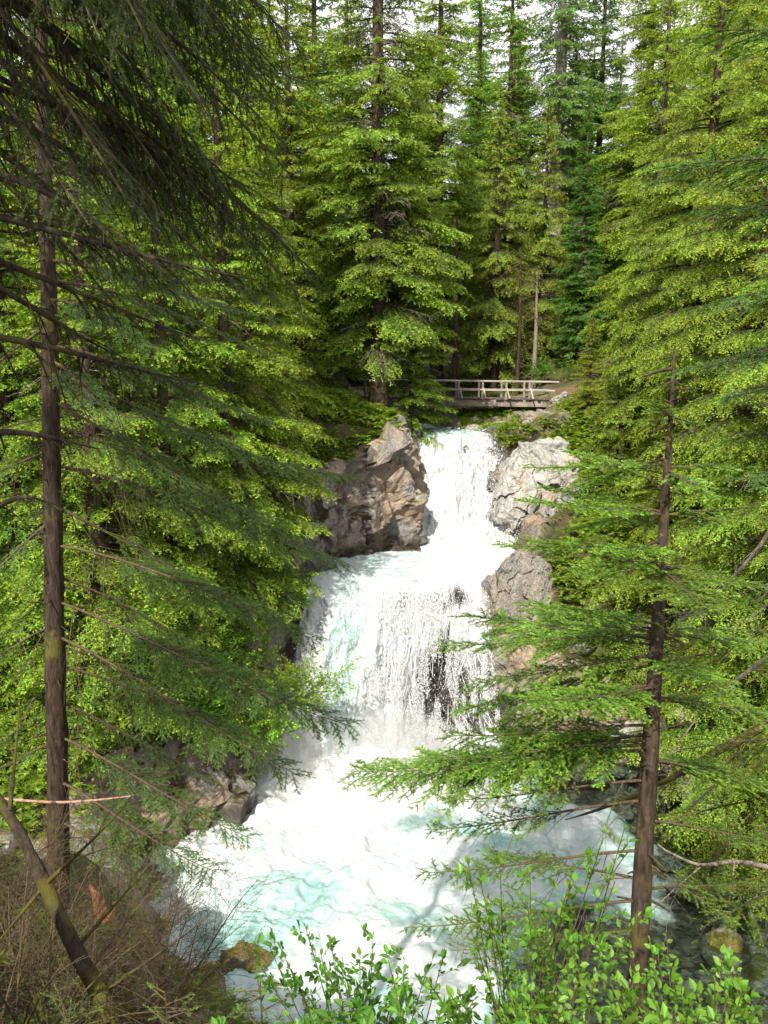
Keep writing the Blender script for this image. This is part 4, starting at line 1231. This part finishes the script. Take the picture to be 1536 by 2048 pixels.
spec = [(840, 1225, 845, 5.8), (835, 1440, 900, 5.8), (835, 1300, 800, 5.4), (835, 1400, 850, 6.5), (930, 1045, 935, 6.0), (950, 1130, 900, 6.7), (935, 1520, 935, 6.2), (940, 1440, 1000, 5.2), (1030, 1035, 1000, 5.6), (1020, 1130, 1060, 6.8), (1030, 1560, 1010, 6.0),
        (1100, 1000, 1090, 6.2), (1110, 1150, 1150, 5.2), (1150, 1580, 1180, 6.1), (1140, 1430, 1230, 5.0), (1250, 1080, 1210, 5.4), (1270, 880, 1292, 6.2), (1280, 930, 1230, 7.0), (1270, 1600, 1290, 6.4), (1300, 1480, 1400, 5.0), (1310, 930, 1370, 6.2), (1370, 920, 1415, 6.6), (1390, 1050, 1400, 5.0), (1400, 1640, 1440, 6.0),
        (1450, 885, 1470, 6.4), (1480, 840, 1520, 6.0), (1500, 700, 1543, 6.3), (1520, 1600, 1570, 6.8), (1560, 880, 1600, 5.7), (1600, 850, 1660, 6.3), (1640, 1620, 1690, 6.2), (1700, 840, 1745, 6.2), (1760, 980, 1700, 7.2), (1800, 810, 1855, 6.0), (1860, 900, 1900, 5.5), (1720, 1480, 1850, 5.4), (1780, 1500, 1760, 6.9), (760, 1300, 790, 6.0), (760, 1395, 790, 6.05)]
spec += [(sy + R.uniform(-25, 25), 1320 + (tx - 1320) * R.uniform(.55, .95), ty + R.uniform(-50, 45), tY + R.uniform(-.9, .9)) for sy, tx, ty, tY in spec if 900 < sy < 1560]
for k, (sy, tx, ty, tY) in enumerate(spec):
    a = rt_at(zpix(sy, 6)); b = at(tx, ty, tY)
    low = sy > 1550
    right = tx > 1300
    ax = from_to([a - R0], [b - R0], .16 if sy < 1450 else .24, .10 if sy < 1450 else .18, .5 + .12 * R.normal(), .006 + .0042 * np.linalg.norm(b - a))
    spray_branch(rt, 'young_fir', ax, R, M['fir'], M['twig'], (1.65, 1.55, 1.05) if not low else (1.5, 1.35, 1.0), nl=.028, nw=.0085, sp=.0060, dens2=34, dens3=30, bare=.10 if not low else .35, ratio2=.34 if not low else .24, sagw=.08, tipg=.72 if not low else .5, green=1 if not low else .7, deadtw=0 if not low else 4)

# --- the dark hemlock overhanging from the upper left
R = np.random.RandomState(303)
NT = [np.array([-2.8, 4.1, -4.6]), np.array([-2.42, 4.1, -1.5]), np.array([-2.1, 4.1, 1]), np.array([-2.0, 4.1, 4]), np.array([-1.95, 4.1, 8]), np.array([-1.9, 4.1, 13])]
nh = empty('hemlock', tuple(NT[0]), 'dark hemlock at the left edge whose shaded limbs hang across the upper left corner', 'tree')
N0 = NT[0]
tr = trunk_tube([p - N0 for p in NT], [.19, .17, .15, .13, .1, .05], 16, 5, .07)
tr = stubs(tr, [p - N0 for p in NT], [.19, .17, .15, .13, .1, .05], 60, 3)
link('trunk', mesh('dark_hemlock_trunk', tr[0], [tr[1]], [M['bark']], smooth=True), nh)
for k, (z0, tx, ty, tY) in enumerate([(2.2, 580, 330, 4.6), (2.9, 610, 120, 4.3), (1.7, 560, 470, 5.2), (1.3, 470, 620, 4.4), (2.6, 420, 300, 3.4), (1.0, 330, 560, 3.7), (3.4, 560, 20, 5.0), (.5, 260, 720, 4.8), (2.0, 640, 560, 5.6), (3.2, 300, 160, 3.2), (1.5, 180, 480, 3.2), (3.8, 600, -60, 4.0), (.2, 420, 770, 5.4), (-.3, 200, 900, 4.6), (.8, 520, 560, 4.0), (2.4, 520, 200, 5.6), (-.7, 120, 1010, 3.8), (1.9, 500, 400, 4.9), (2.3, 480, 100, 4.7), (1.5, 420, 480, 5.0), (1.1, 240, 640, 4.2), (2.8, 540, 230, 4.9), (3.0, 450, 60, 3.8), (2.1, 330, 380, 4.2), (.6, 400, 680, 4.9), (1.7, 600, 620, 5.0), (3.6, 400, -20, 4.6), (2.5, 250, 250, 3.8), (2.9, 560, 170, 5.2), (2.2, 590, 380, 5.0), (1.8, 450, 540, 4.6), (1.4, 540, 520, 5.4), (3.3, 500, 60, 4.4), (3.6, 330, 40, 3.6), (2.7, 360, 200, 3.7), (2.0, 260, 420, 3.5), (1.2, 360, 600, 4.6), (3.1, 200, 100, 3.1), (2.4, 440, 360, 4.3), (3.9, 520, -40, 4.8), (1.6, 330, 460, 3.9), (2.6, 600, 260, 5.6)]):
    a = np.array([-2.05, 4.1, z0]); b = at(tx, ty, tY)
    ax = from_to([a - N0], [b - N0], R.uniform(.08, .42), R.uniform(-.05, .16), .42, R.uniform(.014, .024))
    spray_branch(nh, 'dark_hemlock', ax, R, M['hem'], M['bark'], (.36, .46, .34), nl=.019, nw=.0058, sp=.0055, dens2=22, dens3=26, bare=.34, ratio2=.36, foldrop=.30, drop3=.25, tipg=.35, green=.85, deadtw=9)  # needle tint darkened to deepen the shade on these limbs
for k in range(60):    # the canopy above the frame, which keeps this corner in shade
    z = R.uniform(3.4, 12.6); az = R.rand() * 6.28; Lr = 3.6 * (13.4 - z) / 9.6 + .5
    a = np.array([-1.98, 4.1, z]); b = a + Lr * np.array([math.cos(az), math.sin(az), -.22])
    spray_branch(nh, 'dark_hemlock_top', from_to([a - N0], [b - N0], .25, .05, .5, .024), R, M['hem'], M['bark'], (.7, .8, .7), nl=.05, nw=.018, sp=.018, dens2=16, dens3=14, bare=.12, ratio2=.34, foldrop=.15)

for k in range(44):    # unseen limbs added on the sun side to shade the corner below
    z = R.uniform(2.8, 12.4); az = math.radians(228) + R.normal() * .6; Lr = 3.6 * (13.8 - z) / 10 + .8
    a = np.array([-1.98, 4.1, z]); b = a + Lr * np.array([math.cos(az), math.sin(az), -.2])
    spray_branch(nh, 'dark_hemlock_shade', from_to([a - N0], [b - N0], .25, .05, .5, .024), R, M['hem'], M['bark'], (.7, .8, .7), nl=.06, nw=.022, sp=.02, dens2=14, dens3=12, bare=.10, ratio2=.36, foldrop=.15)

# --- the hemlock reaching in from the right edge
R = np.random.RandomState(404)
ET = [np.array([4.9, 6.4, -6.8]), np.array([4.85, 6.4, -2]), np.array([4.8, 6.4, 3]), np.array([4.8, 6.4, 9])]
eh = empty('fir_tree', tuple(ET[0]), 'fir outside the right edge whose dark green boughs reach into the picture', 'tree')
E0 = ET[0]
tr = trunk_tube([p - E0 for p in ET], [.2, .17, .13, .05], 14, 6, .05)
link('trunk', mesh('edge_fir_trunk', tr[0], [tr[1]], [M['bark']], smooth=True), eh)
for k, (z0, tx, ty, tY) in enumerate([(1.6, 1345, 330, 5.2), (1.3, 1400, 420, 5.8), (2.4, 1430, 60, 5.4), (.6, 1400, 740, 5.6), (.2, 1440, 800, 6.2), (.9, 1450, 600, 5.0), (-.6, 1480, 960, 5.6), (3.0, 1470, -40, 5.9), (-1.6, 1440, 1300, 6.6), (-2.6, 1450, 1560, 6.2), (-3.4, 1330, 1640, 6.6), (-3.8, 1400, 1860, 6.0), (-3.0, 1360, 1500, 7.0)]):
    a = np.array([4.85, 6.4, z0]); b = at(tx, ty, tY)
    dead = z0 < -1
    spray_branch(eh, 'edge_fir', from_to([a - E0], [b - E0], .2, .08, .5, .022), R, M['fir'] if not dead else M['hem'], M['twig'] if not dead else M['barkmoss'], (.95, 1.05, .9) if not dead else (.9, .85, .8), nl=.027, nw=.008, sp=.0062, dens2=24, dens3=26, bare=.30, ratio2=.32, tipg=.5, green=1 if not dead else .5, deadtw=0 if not dead else 8, foldrop=.05)

# ------------------------------------------------------------------ leafy shrubs
def shrub(kind, base, targets, R, label, ln, wd, sp, col, per_m=9, tw=.45, r=.006, group=None, cat_='shrub', bark='twig', sag=.05, t0=.35, tip=.7, third=True, leafgrow='leaf', dup=1, spread=.13):
    base = np.array(base, float); tg = np.array(targets, float)
    if dup > 1: tg = np.concatenate([tg] + [tg + R.normal(size=tg.shape) * spread * (1, 1, .3) - (0, 0, .06) for q in range(dup - 1)])
    tg = tg - base
    e = empty(kind, tuple(base), label, cat_, group)
    k = len(tg)
    st = from_to(R.normal(size=(k, 3)) * .05 * (1, 1, 0), tg, sag, -.02, .5, r)
    st.tint = np.clip(.5 + R.normal(size=k) * .15, 0, 1)
    a2 = spawn(st, R, per_m, t0, .98, .8, lambda t: tw * (1.15 - .75 * t), .05, 0, .9)
    sets = [a2]
    if third: sets.append(spawn(a2, R, per_m * 1.6, .2, .95, .75, lambda t: .5 * (1.1 - .6 * t), .05, 0, .5))
    V, Fs = join([tubes(st, 8, 6, .7)] + [tubes(a, 4, 3, rmin=r * .18) for a in sets])
    link('stem', mesh(kind + '_stems', V, Fs, [M[bark]], smooth=True), e)
    lv = [leaves(a, R, ln, wd, sp, tipgain=tip) for a in sets] + [leaves(st, R, ln, wd, sp, .8, tipgain=tip)]
    link('leaves', foliage_mesh(kind + '_leaves', lv, M[leafgrow]), e, None, col)
    return e


R = np.random.RandomState(505)


def nb(x, y): return (x, y, gz(x, y) - .05)


FG = 'leafy shrubs along the bottom of the picture'
shrub('leafy_shrub', nb(-.05, 3.0), [at(560, 1890, 2.9), at(640, 1895, 3.1), at(720, 1905, 2.8), at(800, 1930, 3.0), at(850, 1950, 2.7), at(690, 1960, 2.6), at(780, 1990, 3.2)], R, 'dark green huckleberry-like shrub at the bottom middle, against the foam', .046, .028, .031, (0.53, 0.78, 0.65), 8, .17, .005, FG, dup=4)
shrub('leafy_shrub', nb(.75, 3.6), [at(1000, 1720, 3.5), at(1060, 1740, 3.7), at(960, 1760, 3.4), at(1140, 1760, 3.6), at(1250, 1650, 3.5), at(1230, 1760, 3.3), at(1100, 1830, 3.4), at(1180, 1850, 3.8), at(940, 1850, 3.5)], R, 'slender upright shrub with bright oval leaves left of the young fir trunk', .050, .029, .036, (0.70, 0.91, 0.68), 6.5, .17, .006, FG, dup=2)
shrub('leafy_shrub', nb(.75, 2.7), [at(980, 1960, 2.7), at(1060, 1985, 2.6), at(900, 1985, 2.7), at(1150, 1960, 2.9), at(870, 2030, 2.5), at(1010, 2030, 2.4)], R, 'low bright green shrub at the bottom, right of the middle', .046, .028, .031, (0.73, 0.94, 0.68), 8, .17, .005, FG, dup=4)
shrub('leafy_shrub', nb(1.4, 3.0), [at(1260, 1890, 3.1), at(1350, 1960, 2.9), at(1300, 1880, 3.3), at(1430, 1960, 3.0), at(1480, 1920, 3.2), at(1530, 1990, 2.9), at(1240, 1990, 2.7), at(1400, 2020, 2.6), at(1500, 2040, 2.6)], R, 'bright green shrub filling the bottom right corner', .048, .029, .031, (0.76, 0.99, 0.68), 8, .17, .006, FG, dup=4)
shrub('leafy_shrub', nb(1.15, 2.1), [at(1330, 2060, 2.1), at(1200, 2040, 2.1), at(1450, 2040, 2.2), at(1080, 2050, 2.0)], R, 'closest low shrub under the bottom right corner', .052, .03, .032, (0.73, 0.94, 0.68), 9, .17, .005, FG, dup=4)
shrub('leafy_shrub', nb(.3, 2.3), [at(700, 2040, 2.3), at(800, 2020, 2.4), at(870, 2050, 2.3), at(620, 2060, 2.4)], R, 'closest low shrub under the bottom middle', .052, .03, .032, (0.60, 0.86, 0.65), 9, .17, .005, FG, dup=4)

# fir seedling at the bottom
for px, py, Y, lab in ((520, 1960, 3.4, 'small fir seedling poking up at the bottom left of the leafy shrubs'), (640, 2010, 3.0, 'small fir seedling at the foot of the dark shrub'), (330, 1985, 3.9, 'fir seedling between the dry twigs and the mossy rock'), (120, 1975, 4.4, 'fir seedling among the dry twigs left of the mossy leaning stem'), (420, 2035, 3.1, 'fir seedling right of the mossy rock at the bottom edge')):
    top = at(px, py, Y); b0 = np.array(nb(top[0], Y + .1))
    e = empty('fir_seedling', tuple(b0), lab, 'seedling', 'fir seedlings at the bottom')
    H = top - b0
    tr = trunk_tube([(0, 0, 0), H * .5, H], [.012, .008, .003], 7, 2, .02)
    link('trunk', mesh('seedling_stem', tr[0], [tr[1]], [M['twig']]), e)
    for q in range(18):
        f = R.uniform(.35, 1); az = R.rand() * 6.28; l = .42 * (1.1 - f * .8)
        a = H * f; spray_branch(e, 'seedling', from_to([a], [a + l * np.array([math.cos(az), math.sin(az), .12])], .1, .05, .5, .005), R, M['fir'], M['twig'], (.9, 1.0, 1.), dens2=22, dens3=16, bare=.2, ratio2=.4, nl=.02, nw=.0036)

# maples and alders on the left bank
LB = 'bright leafy shrubs on the left bank'
for k, (px, py, Y, w, h, label, col) in enumerate([
    (250, 1290, 25.5, 2.6, 3.2, 'bright green maple shrub right of the near fir trunk', (1.15, 1.35, .9)), (370, 1380, 26.0, 2.4, 2.8, 'bright green maple shrub in the middle of the left bank', (1.2, 1.4, .9)), (480, 1270, 29.0, 2.2, 3.0, 'leafy shrub above the left edge of the lower waterfall', (1.1, 1.25, .9)),
    (560, 1200, 32.2, 1.8, 2.4, 'leafy bush under the mossy cliff at the left end of the ledge', (1.05, 1.3, .9)), (500, 1440, 27.2, 2.0, 2.4, 'leafy shrub hanging over the left wall of the plunge pool', (1.2, 1.35, .9)), (600, 1360, 28.4, 1.6, 2.0, 'airy yellow green shrub leaning out over the lower waterfall', (1.35, 1.3, .8)),
    (150, 1400, 23.5, 2.2, 2.6, 'green shrub low behind the near fir trunk', (1.0, 1.2, .9)), (60, 1200, 24.0, 2.4, 2.8, 'shrub at the left edge among dark branches', (.9, 1.05, .85))]):
    c = at(px, py, Y)
    tg = [c + R.normal(size=3) * (w * .5, w * .4, h * .28) + (0, 0, .3) for q in range(22)]
    base = c + (-.5, .6, -h * .75)
    base[2] = max(base[2], gz(base[0], base[1]) - .4)
    shrub('leafy_shrub', base, tg, R, label, .12, .085, .085, col, 5.5, .40, .016, LB, sag=.06, t0=.3)
# undergrowth by the trail and on the right bank
RB = 'green shrubs on the right bank'
for k, (px, py, Y, w, h, label, col) in enumerate([
    (1085, 735, 53.5, 1.6, 1.4, 'dark green bush behind the right end of the footbridge', (.8, 1.1, .8)), (1150, 735, 53.0, 1.6, 1.3, 'small bush beside the bare trail', (1.0, 1.1, .8)), (1110, 1140, 37.5, 1.6, 1.6, 'yellow green bush behind the brown sloping boulder', (1.25, 1.2, .8)),
    (1150, 1250, 35.0, 1.8, 2.0, 'bush below the brown sloping boulder', (1.2, 1.15, .8)), (1230, 1380, 33.2, 2.0, 1.8, 'bush on the rocky shore behind the young fir', (1.2, 1.15, .8)), (1130, 1030, 40.0, 1.3, 1.5, 'reddish green bush at the foot of the pale boulder', (1.5, 1.1, .8)), (1420, 1480, 31.0, 2.2, 2.4, 'bush on the right shore under the curtain hemlock', (1.2, 1.15, .8)), (1190, 960, 40.5, 2.4, 2.0, 'light green bush right of the pale boulder', (1.25, 1.2, .8)), (1280, 1040, 38.0, 2.6, 2.2, 'bush on the slope between the pale boulder and the young fir', (1.15, 1.2, .8)), (1200, 1090, 38.0, 2.2, 2.0, 'bush up the slope from the brown sloping boulder', (1.2, 1.15, .8)), (1250, 1200, 35.5, 2.6, 2.2, 'bush on the slope behind the middle of the young fir', (1.1, 1.15, .8)), (1400, 1250, 34.0, 2.8, 2.4, 'bush on the slope right of the young fir', (1.15, 1.1, .8)), (1180, 800, 47.0, 1.8, 1.6, 'bush under the trail next to the abutment stones', (1.2, 1.05, .8)), (1330, 1330, 33.5, 2.4, 1.8, 'bush just above the far shore', (1.15, 1.15, .8)), (1530, 1560, 28.0, 2.0, 2.0, 'bush at the right edge above the shallow water', (1.2, 1.1, .8))]):
    c = at(px, py, Y)
    tg = [c + R.normal(size=3) * (w * .5, w * .4, h * .3) + (0, 0, .2) for q in range(18)]
    base = c + (.2, .5, -h * .7); base[2] = max(base[2], gz(base[0], base[1]) - .4)
    shrub('leafy_shrub', base, tg, R, label, .11, .07, .085, col, 5.5, .40, .014, RB, sag=.06, t0=.25)


# low undergrowth over the banks
def undergrowth():
    R = np.random.RandomState(9)
    n = 9000
    x = R.uniform(-32, 40, n); y = R.uniform(17, 72, n)
    h = n // 2; x[:h] = R.uniform(4, 22, h); y[:h] = R.uniform(30, 52, h)
    g_ = n // 8; x[-g_:] = R.uniform(-5, 3, g_); y[-g_:] = R.uniform(37, 50, g_)
    q = n // 5; x[h:h + q] = R.uniform(-14, -2, q); y[h:h + q] = R.uniform(18, 42, q)
    ok = (x < K('eL', y) - K('lnL', y) - .2) | (x > K('eR', y) + K('lnR', y) + np.where(y < 30, 2.5, np.where((y > 32.5) & (y < 44), 2.2, .6)))
    ok &= ~((x > 9) & (x < 16) & (y > 48.5) & (y < 54))
    x, y = x[ok], y[ok]
    z = ground(x, y) + .25 * fbm(np.stack([x, y, 0 * x], -1) * .35, 4)
    k = 7
    o = np.repeat(np.stack([x, y, z], -1), k, 0); m = len(o)
    az = R.rand(m) * 6.28
    d = np.stack([np.cos(az) * .7, np.sin(az) * .7, R.uniform(.5, 1.1, m)], -1)
    a1 = axes(o, d, R.uniform(.35, 1.0, m), .5, 0, np.clip(np.repeat(R.uniform(.1, .9, len(x)), k), 0, 1), .004)
    V, F, a, b = needles(a1, R, .22, .075, .075, .05, ang=1.2, tipgain=.7)
    return mesh('undergrowth', V, [F], [M['leaf']], attrs={'tint': a, 'tip': b})


o = link('undergrowth', undergrowth(), None, None, (1.15, 1.05, .75)); tag(o, 'low ferns and seedlings covering the forest floor', None, None, 'stuff')


# ------------------------------------------------------------------ bottom left: dead brush, mossy stem, broken red stump
R = np.random.RandomState(606)
DG = 'tangles of dry twigs in the bottom left'


def brush(base, targets, label, r=.010):
    base = np.array(base, float); tg = np.array(targets) - base; k = len(tg)
    e = empty('dry_shrub', tuple(base), label, 'dry shrub', DG)
    st = from_to(R.normal(size=(k, 3)) * .12 * (1, 1, 0), tg, .18, -.03, .5, r)
    a2 = spawn(st, R, 9, .15, .98, .7, lambda t: .45 * (1.1 - .6 * t), .2, 0, 1.2)
    a3 = spawn(a2, R, 10, .1, .95, .7, lambda t: .5 * (1.1 - .6 * t), .2, 0, 1.2)
    V, F = join([tubes(st, 8, 6, .75), tubes(a2, 5, 4, rmin=.0018), tubes(a3, 4, 3, rmin=.0014)])
    link('stem', mesh('dry_stems', V, F, [M['twig']], smooth=True), e)


for (px, py, Y, lab) in ((80, 1900, 6.2, 'tangle of dry brown twigs left of the mossy leaning stem'), (170, 2000, 5.6, 'dry twigs at the foot of the mossy leaning stem'), (30, 1760, 7.2, 'dry twigs at the left edge under the near fir'), (250, 1850, 7.6, 'dry twigs around the broken red stump'), (320, 1960, 6.4, 'thin bare twigs reaching over the pool in the bottom left'), (60, 2030, 4.6, 'nearest dry twigs in the bottom left corner')):
    c = at(px, py, Y)
    b = (c[0] - .2, Y + .2, gz(c[0] - .2, Y + .2))
    brush(b, [c + R.normal(size=3) * (.55, .5, .38) for q in range(30)], lab)

ms = [at(-60, 1520, 5.4), at(20, 1620, 5.3), at(90, 1770, 5.2), at(150, 1900, 5.1), at(200, 1990, 5.05), at(260, 2090, 5.0), at(290, 2200, 5.0)][::-1]
ml = empty('leaning_stem', tuple(ms[0]), 'leaning mossy stem crossing the bottom left corner', 'tree stem')
tr = trunk_tube([p - ms[0] for p in ms], [.085, .074, .062, .056, .048, .038, .026], 12, 12, .16)
link('trunk', mesh('mossy_stem', tr[0], [tr[1]], [M['barkmoss']], smooth=True), ml)
ax = from_to([p - ms[0] for p in (ms[3], ms[4], ms[5], ms[2], ms[4])], [at(330, 1690, 5.4) - ms[0], at(260, 1600, 4.9) - ms[0], at(40, 1400, 5.6) - ms[0], at(420, 1830, 5.5) - ms[0], at(-20, 1900, 4.8) - ms[0]], .1, .1, .5, .018)
a2 = spawn(ax, R, 10, .2, .98, .8, lambda t: .4 * (1.1 - .6 * t), .25, 0, .9)
a3 = spawn(a2, R, 12, .2, .98, .8, lambda t: .4 * (1.1 - .6 * t), .25, 0, .9)
Vv, Ff = join([tubes(ax, 8, 6), tubes(a2, 5, 4, rmin=.0016), tubes(a3, 4, 3, rmin=.0012)])
link('branch', mesh('mossy_branches', Vv, Ff, [M['barkmoss']], smooth=True), ml)

M['redwood'] = bark_mat('red_rotten_wood', (.16, .045, .022), (.38, .15, .08), mossamt=.05)
rp = [at(262, 1985, 10.6), at(240, 1920, 10.5), at(212, 1850, 10.4), at(192, 1790, 10.3), at(180, 1770, 10.3)]
rs = empty('broken_stump', tuple(rp[0]), 'splintered red brown stump leaning at the pool edge in the bottom left', 'stump')
tr = trunk_tube([p - rp[0] for p in rp], [.16, .13, .12, .06, .015], 10, 44, .28)
link('trunk', mesh('red_stump', tr[0], [tr[1]], [M['redwood']]), rs)
sp_ = from_to([rp[2] - rp[0]], [at(232, 1812, 10.0) - rp[0]], 0, 0, .5, .05)
Vv, Ff = tubes(sp_, 6, 6, .9); link('splinter', mesh('red_splinter', Vv, [Ff], [M['redwood']]), rs)

M['stickwood'] = bark_mat('peeled_stick_wood', (.20, .10, .07), (.42, .27, .20), mossamt=.1)
# bare peeled stick crossing the left trunk, mossy limb on the right
st_ = trunk_tube([at(-30, 1594, 6.2), at(100, 1606, 6.1), at(180, 1602, 6.0), at(262, 1592, 6.0)], [.012, .012, .010, .006], 8, 5, .04)
tag(link('bare_stick', mesh('bare_stick', st_[0], [st_[1]], [M['stickwood']], smooth=True)), 'pale peeled stick lying across the boughs before the left trunk', 'stick')
mb = [at(1620, 1400, 8.2), at(1540, 1445, 8.1), at(1440, 1500, 8.0), at(1340, 1560, 8.0), at(1230, 1610, 7.9), at(1130, 1640, 7.8)]
tr = trunk_tube(mb, [.05, .05, .045, .03, .018, .006], 10, 31, .25)
tag(link('mossy_limb', mesh('mossy_limb', tr[0], [tr[1]], [M['barkmoss']], smooth=True)), 'fallen limb bearded with orange moss coming in from the right edge', 'limb')


# ------------------------------------------------------------------ stones of the shores, litter and ferns of the near bank, mist
def stones():
    R = np.random.RandomState(31)
    V0, F0 = ico(3)
    Vs, Fs = [], []; o = 0
    spots = [(R.uniform(9.2, 15), R.uniform(16.5, 30)) for q in range(150)] + [(R.uniform(6.5, 13), R.uniform(30.6, 33)) for q in range(110)] + [(R.uniform(-9.5, -4.5), R.uniform(15.5, 18.2)) for q in range(70)] + [(R.uniform(3.2, 10), R.uniform(45.6, 50)) for q in range(150)] + [(R.uniform(-7, 9), R.uniform(15.2, 16.8)) for q in range(60)]
    for k, (x, y) in enumerate(spots):
        sz = R.lognormal(-1.45, .5); z = gz(x, y)
        v = V0 * np.array([1, R.uniform(.6, 1), R.uniform(.45, .8)])
        for c in range(6):
            n_ = nrm(R.normal(size=3)); e_ = np.maximum(v @ n_ - R.uniform(.5, .8), 0); v = v - e_[:, None] * n_
        v = v + nrm(v) * (.12 * fbm(v * 1.6 + k, 3))[:, None]
        a = R.rand() * 6.28; c_, s_ = math.cos(a), math.sin(a)
        v = v @ np.array([[c_, -s_, 0], [s_, c_, 0], [0, 0, 1]]) * sz + (x, y, max(z, -16.75 if y < 34 else z) + sz * .12)
        Vs.append(v); Fs.append(F0 + o); o += len(v)
    return mesh('shore_stones', np.concatenate(Vs), [np.concatenate(Fs)], [M['brown']])


tag(link('gravel', stones()), 'loose stones along the shores of the stream', None, None, 'stuff')


def litter():
    R = np.random.RandomState(41); n = 7000
    x = R.uniform(-9, -1.2, n); y = R.uniform(3.2, 15, n); z = nearz(x, y) + .22 * fbm(np.stack([x, y, nearz(x, y)], -1) * .5, 4) + .03
    az = R.rand(n) * 6.28
    a1 = axes(np.stack([x, y, z], -1), np.stack([np.cos(az), np.sin(az), R.normal(size=n) * .35 + .1], -1), R.uniform(.12, .7, n), .15, 0, .5, R.uniform(.002, .007, n))
    a2 = spawn(a1, R, 7, .3, .95, .7, lambda t: .35, .1, 0, 1.)
    V, F = join([tubes(a1, 4, 3), tubes(a2, 3, 3)])
    return mesh('twig_litter', V, F, [M['twig']])


tag(link('twig_litter', litter()), 'fallen twigs covering the bank in the bottom left', None, None, 'stuff')


def near_ferns():
    R = np.random.RandomState(43); n = 420
    x = R.uniform(-9.5, -1.5, n); y = R.uniform(4.5, 15, n); z = nearz(x, y) + .05
    k = 9; o = np.repeat(np.stack([x, y, z], -1), k, 0); m = len(o); az = R.rand(m) * 6.28
    a1 = axes(o, np.stack([np.cos(az) * .8, np.sin(az) * .8, R.uniform(.4, 1., m)], -1), R.uniform(.15, .55, m), .6, 0, np.repeat(R.rand(n), k), .003)
    V, F, a, b = needles(a1, R, .085, .022, .018, .05, ang=1.25, tipgain=.6)
    return mesh('near_ferns', V, [F], [M['leaf']], attrs={'tint': a, 'tip': b})


tag(link('undergrowth', near_ferns(), None, None, (.9, .75, .6)), 'small ferns and moss tufts on the shaded near bank', None, None, 'stuff')

mm, N_, L_, o_ = nt('fall_mist')
vp = N_.new("ShaderNodeVolumePrincipled"); vp.inputs['Color'].default_value = (.995, .995, 1, 1); vp.inputs['Density'].default_value = .20; vp.inputs['Anisotropy'].default_value = .2
L_.new(vp.outputs[0], o_.inputs['Volume'])
Vm, Fm = ico(4)
Vm = Vm * (4.8, 2.7, 2.3); Vm = Vm + nrm(Vm) * (.5 * fbm(Vm * .5, 2))[:, None]
tag(link('mist', mesh('mist', Vm + (-.5, 29.3, -15.5), [Fm], [mm], smooth=True)), 'soft white mist at the foot of the lower waterfall', None, None, 'stuff')


# pale dead limbs among the boughs on the right
R = np.random.RandomState(707)
for pts, lab in (([(1560, 1020, 10.0), (1525, 1090, 10.0), (1470, 1150, 10.0), (1432, 1190, 10.0), (1425, 1230, 10.0)], 'pale crooked dead limb hanging at the right edge, upper one'),
                 ([(1580, 1280, 9.0), (1500, 1340, 9.0), (1420, 1400, 9.1), (1380, 1455, 9.2)], 'pale dead limb right of the young fir trunk'),
                 ([(1560, 1740, 7.4), (1470, 1720, 7.3), (1400, 1735, 7.2), (1330, 1700, 7.2)], 'thin twiggy dead limb low at the right edge')):
    P_ = [at(*p) for p in pts]
    e = empty('dead_limb', tuple(P_[0]), lab, 'limb', 'dead limbs on the right')
    tr = trunk_tube([p - P_[0] for p in P_], np.linspace(.032, .010, len(P_)), 8, 6, .12)
    ax = from_to([p - P_[0] for p in P_[1:]], [p - P_[0] + R.normal(size=3) * (.45, .3, .3) + (-.35, 0, -.35) for p in P_[1:]], .1, 0, .5, .011)
    for q in range(len(ax.L)):
        one = ax.sub(np.arange(len(ax.L)) == q)
        a2 = spawn(one, R, 9, .15, .98, .8, lambda t: .5 * (1.1 - .7 * t), .15, 0, 1.)
        a3 = spawn(a2, R, 9, .15, .98, .8, lambda t: .45 * (1.1 - .7 * t), .15, 0, 1.)
        V_, F_ = join([tubes(one, 6, 5), tubes(a2, 5, 4, rmin=.0022), tubes(a3, 4, 3, rmin=.0016)])
        link('twig', mesh('dead_limb_twig', V_, F_, [M['deadwood']], smooth=True), e)
    link('trunk', mesh('dead_limb_wood', tr[0], [tr[1]], [M['deadwood']], smooth=True), e)
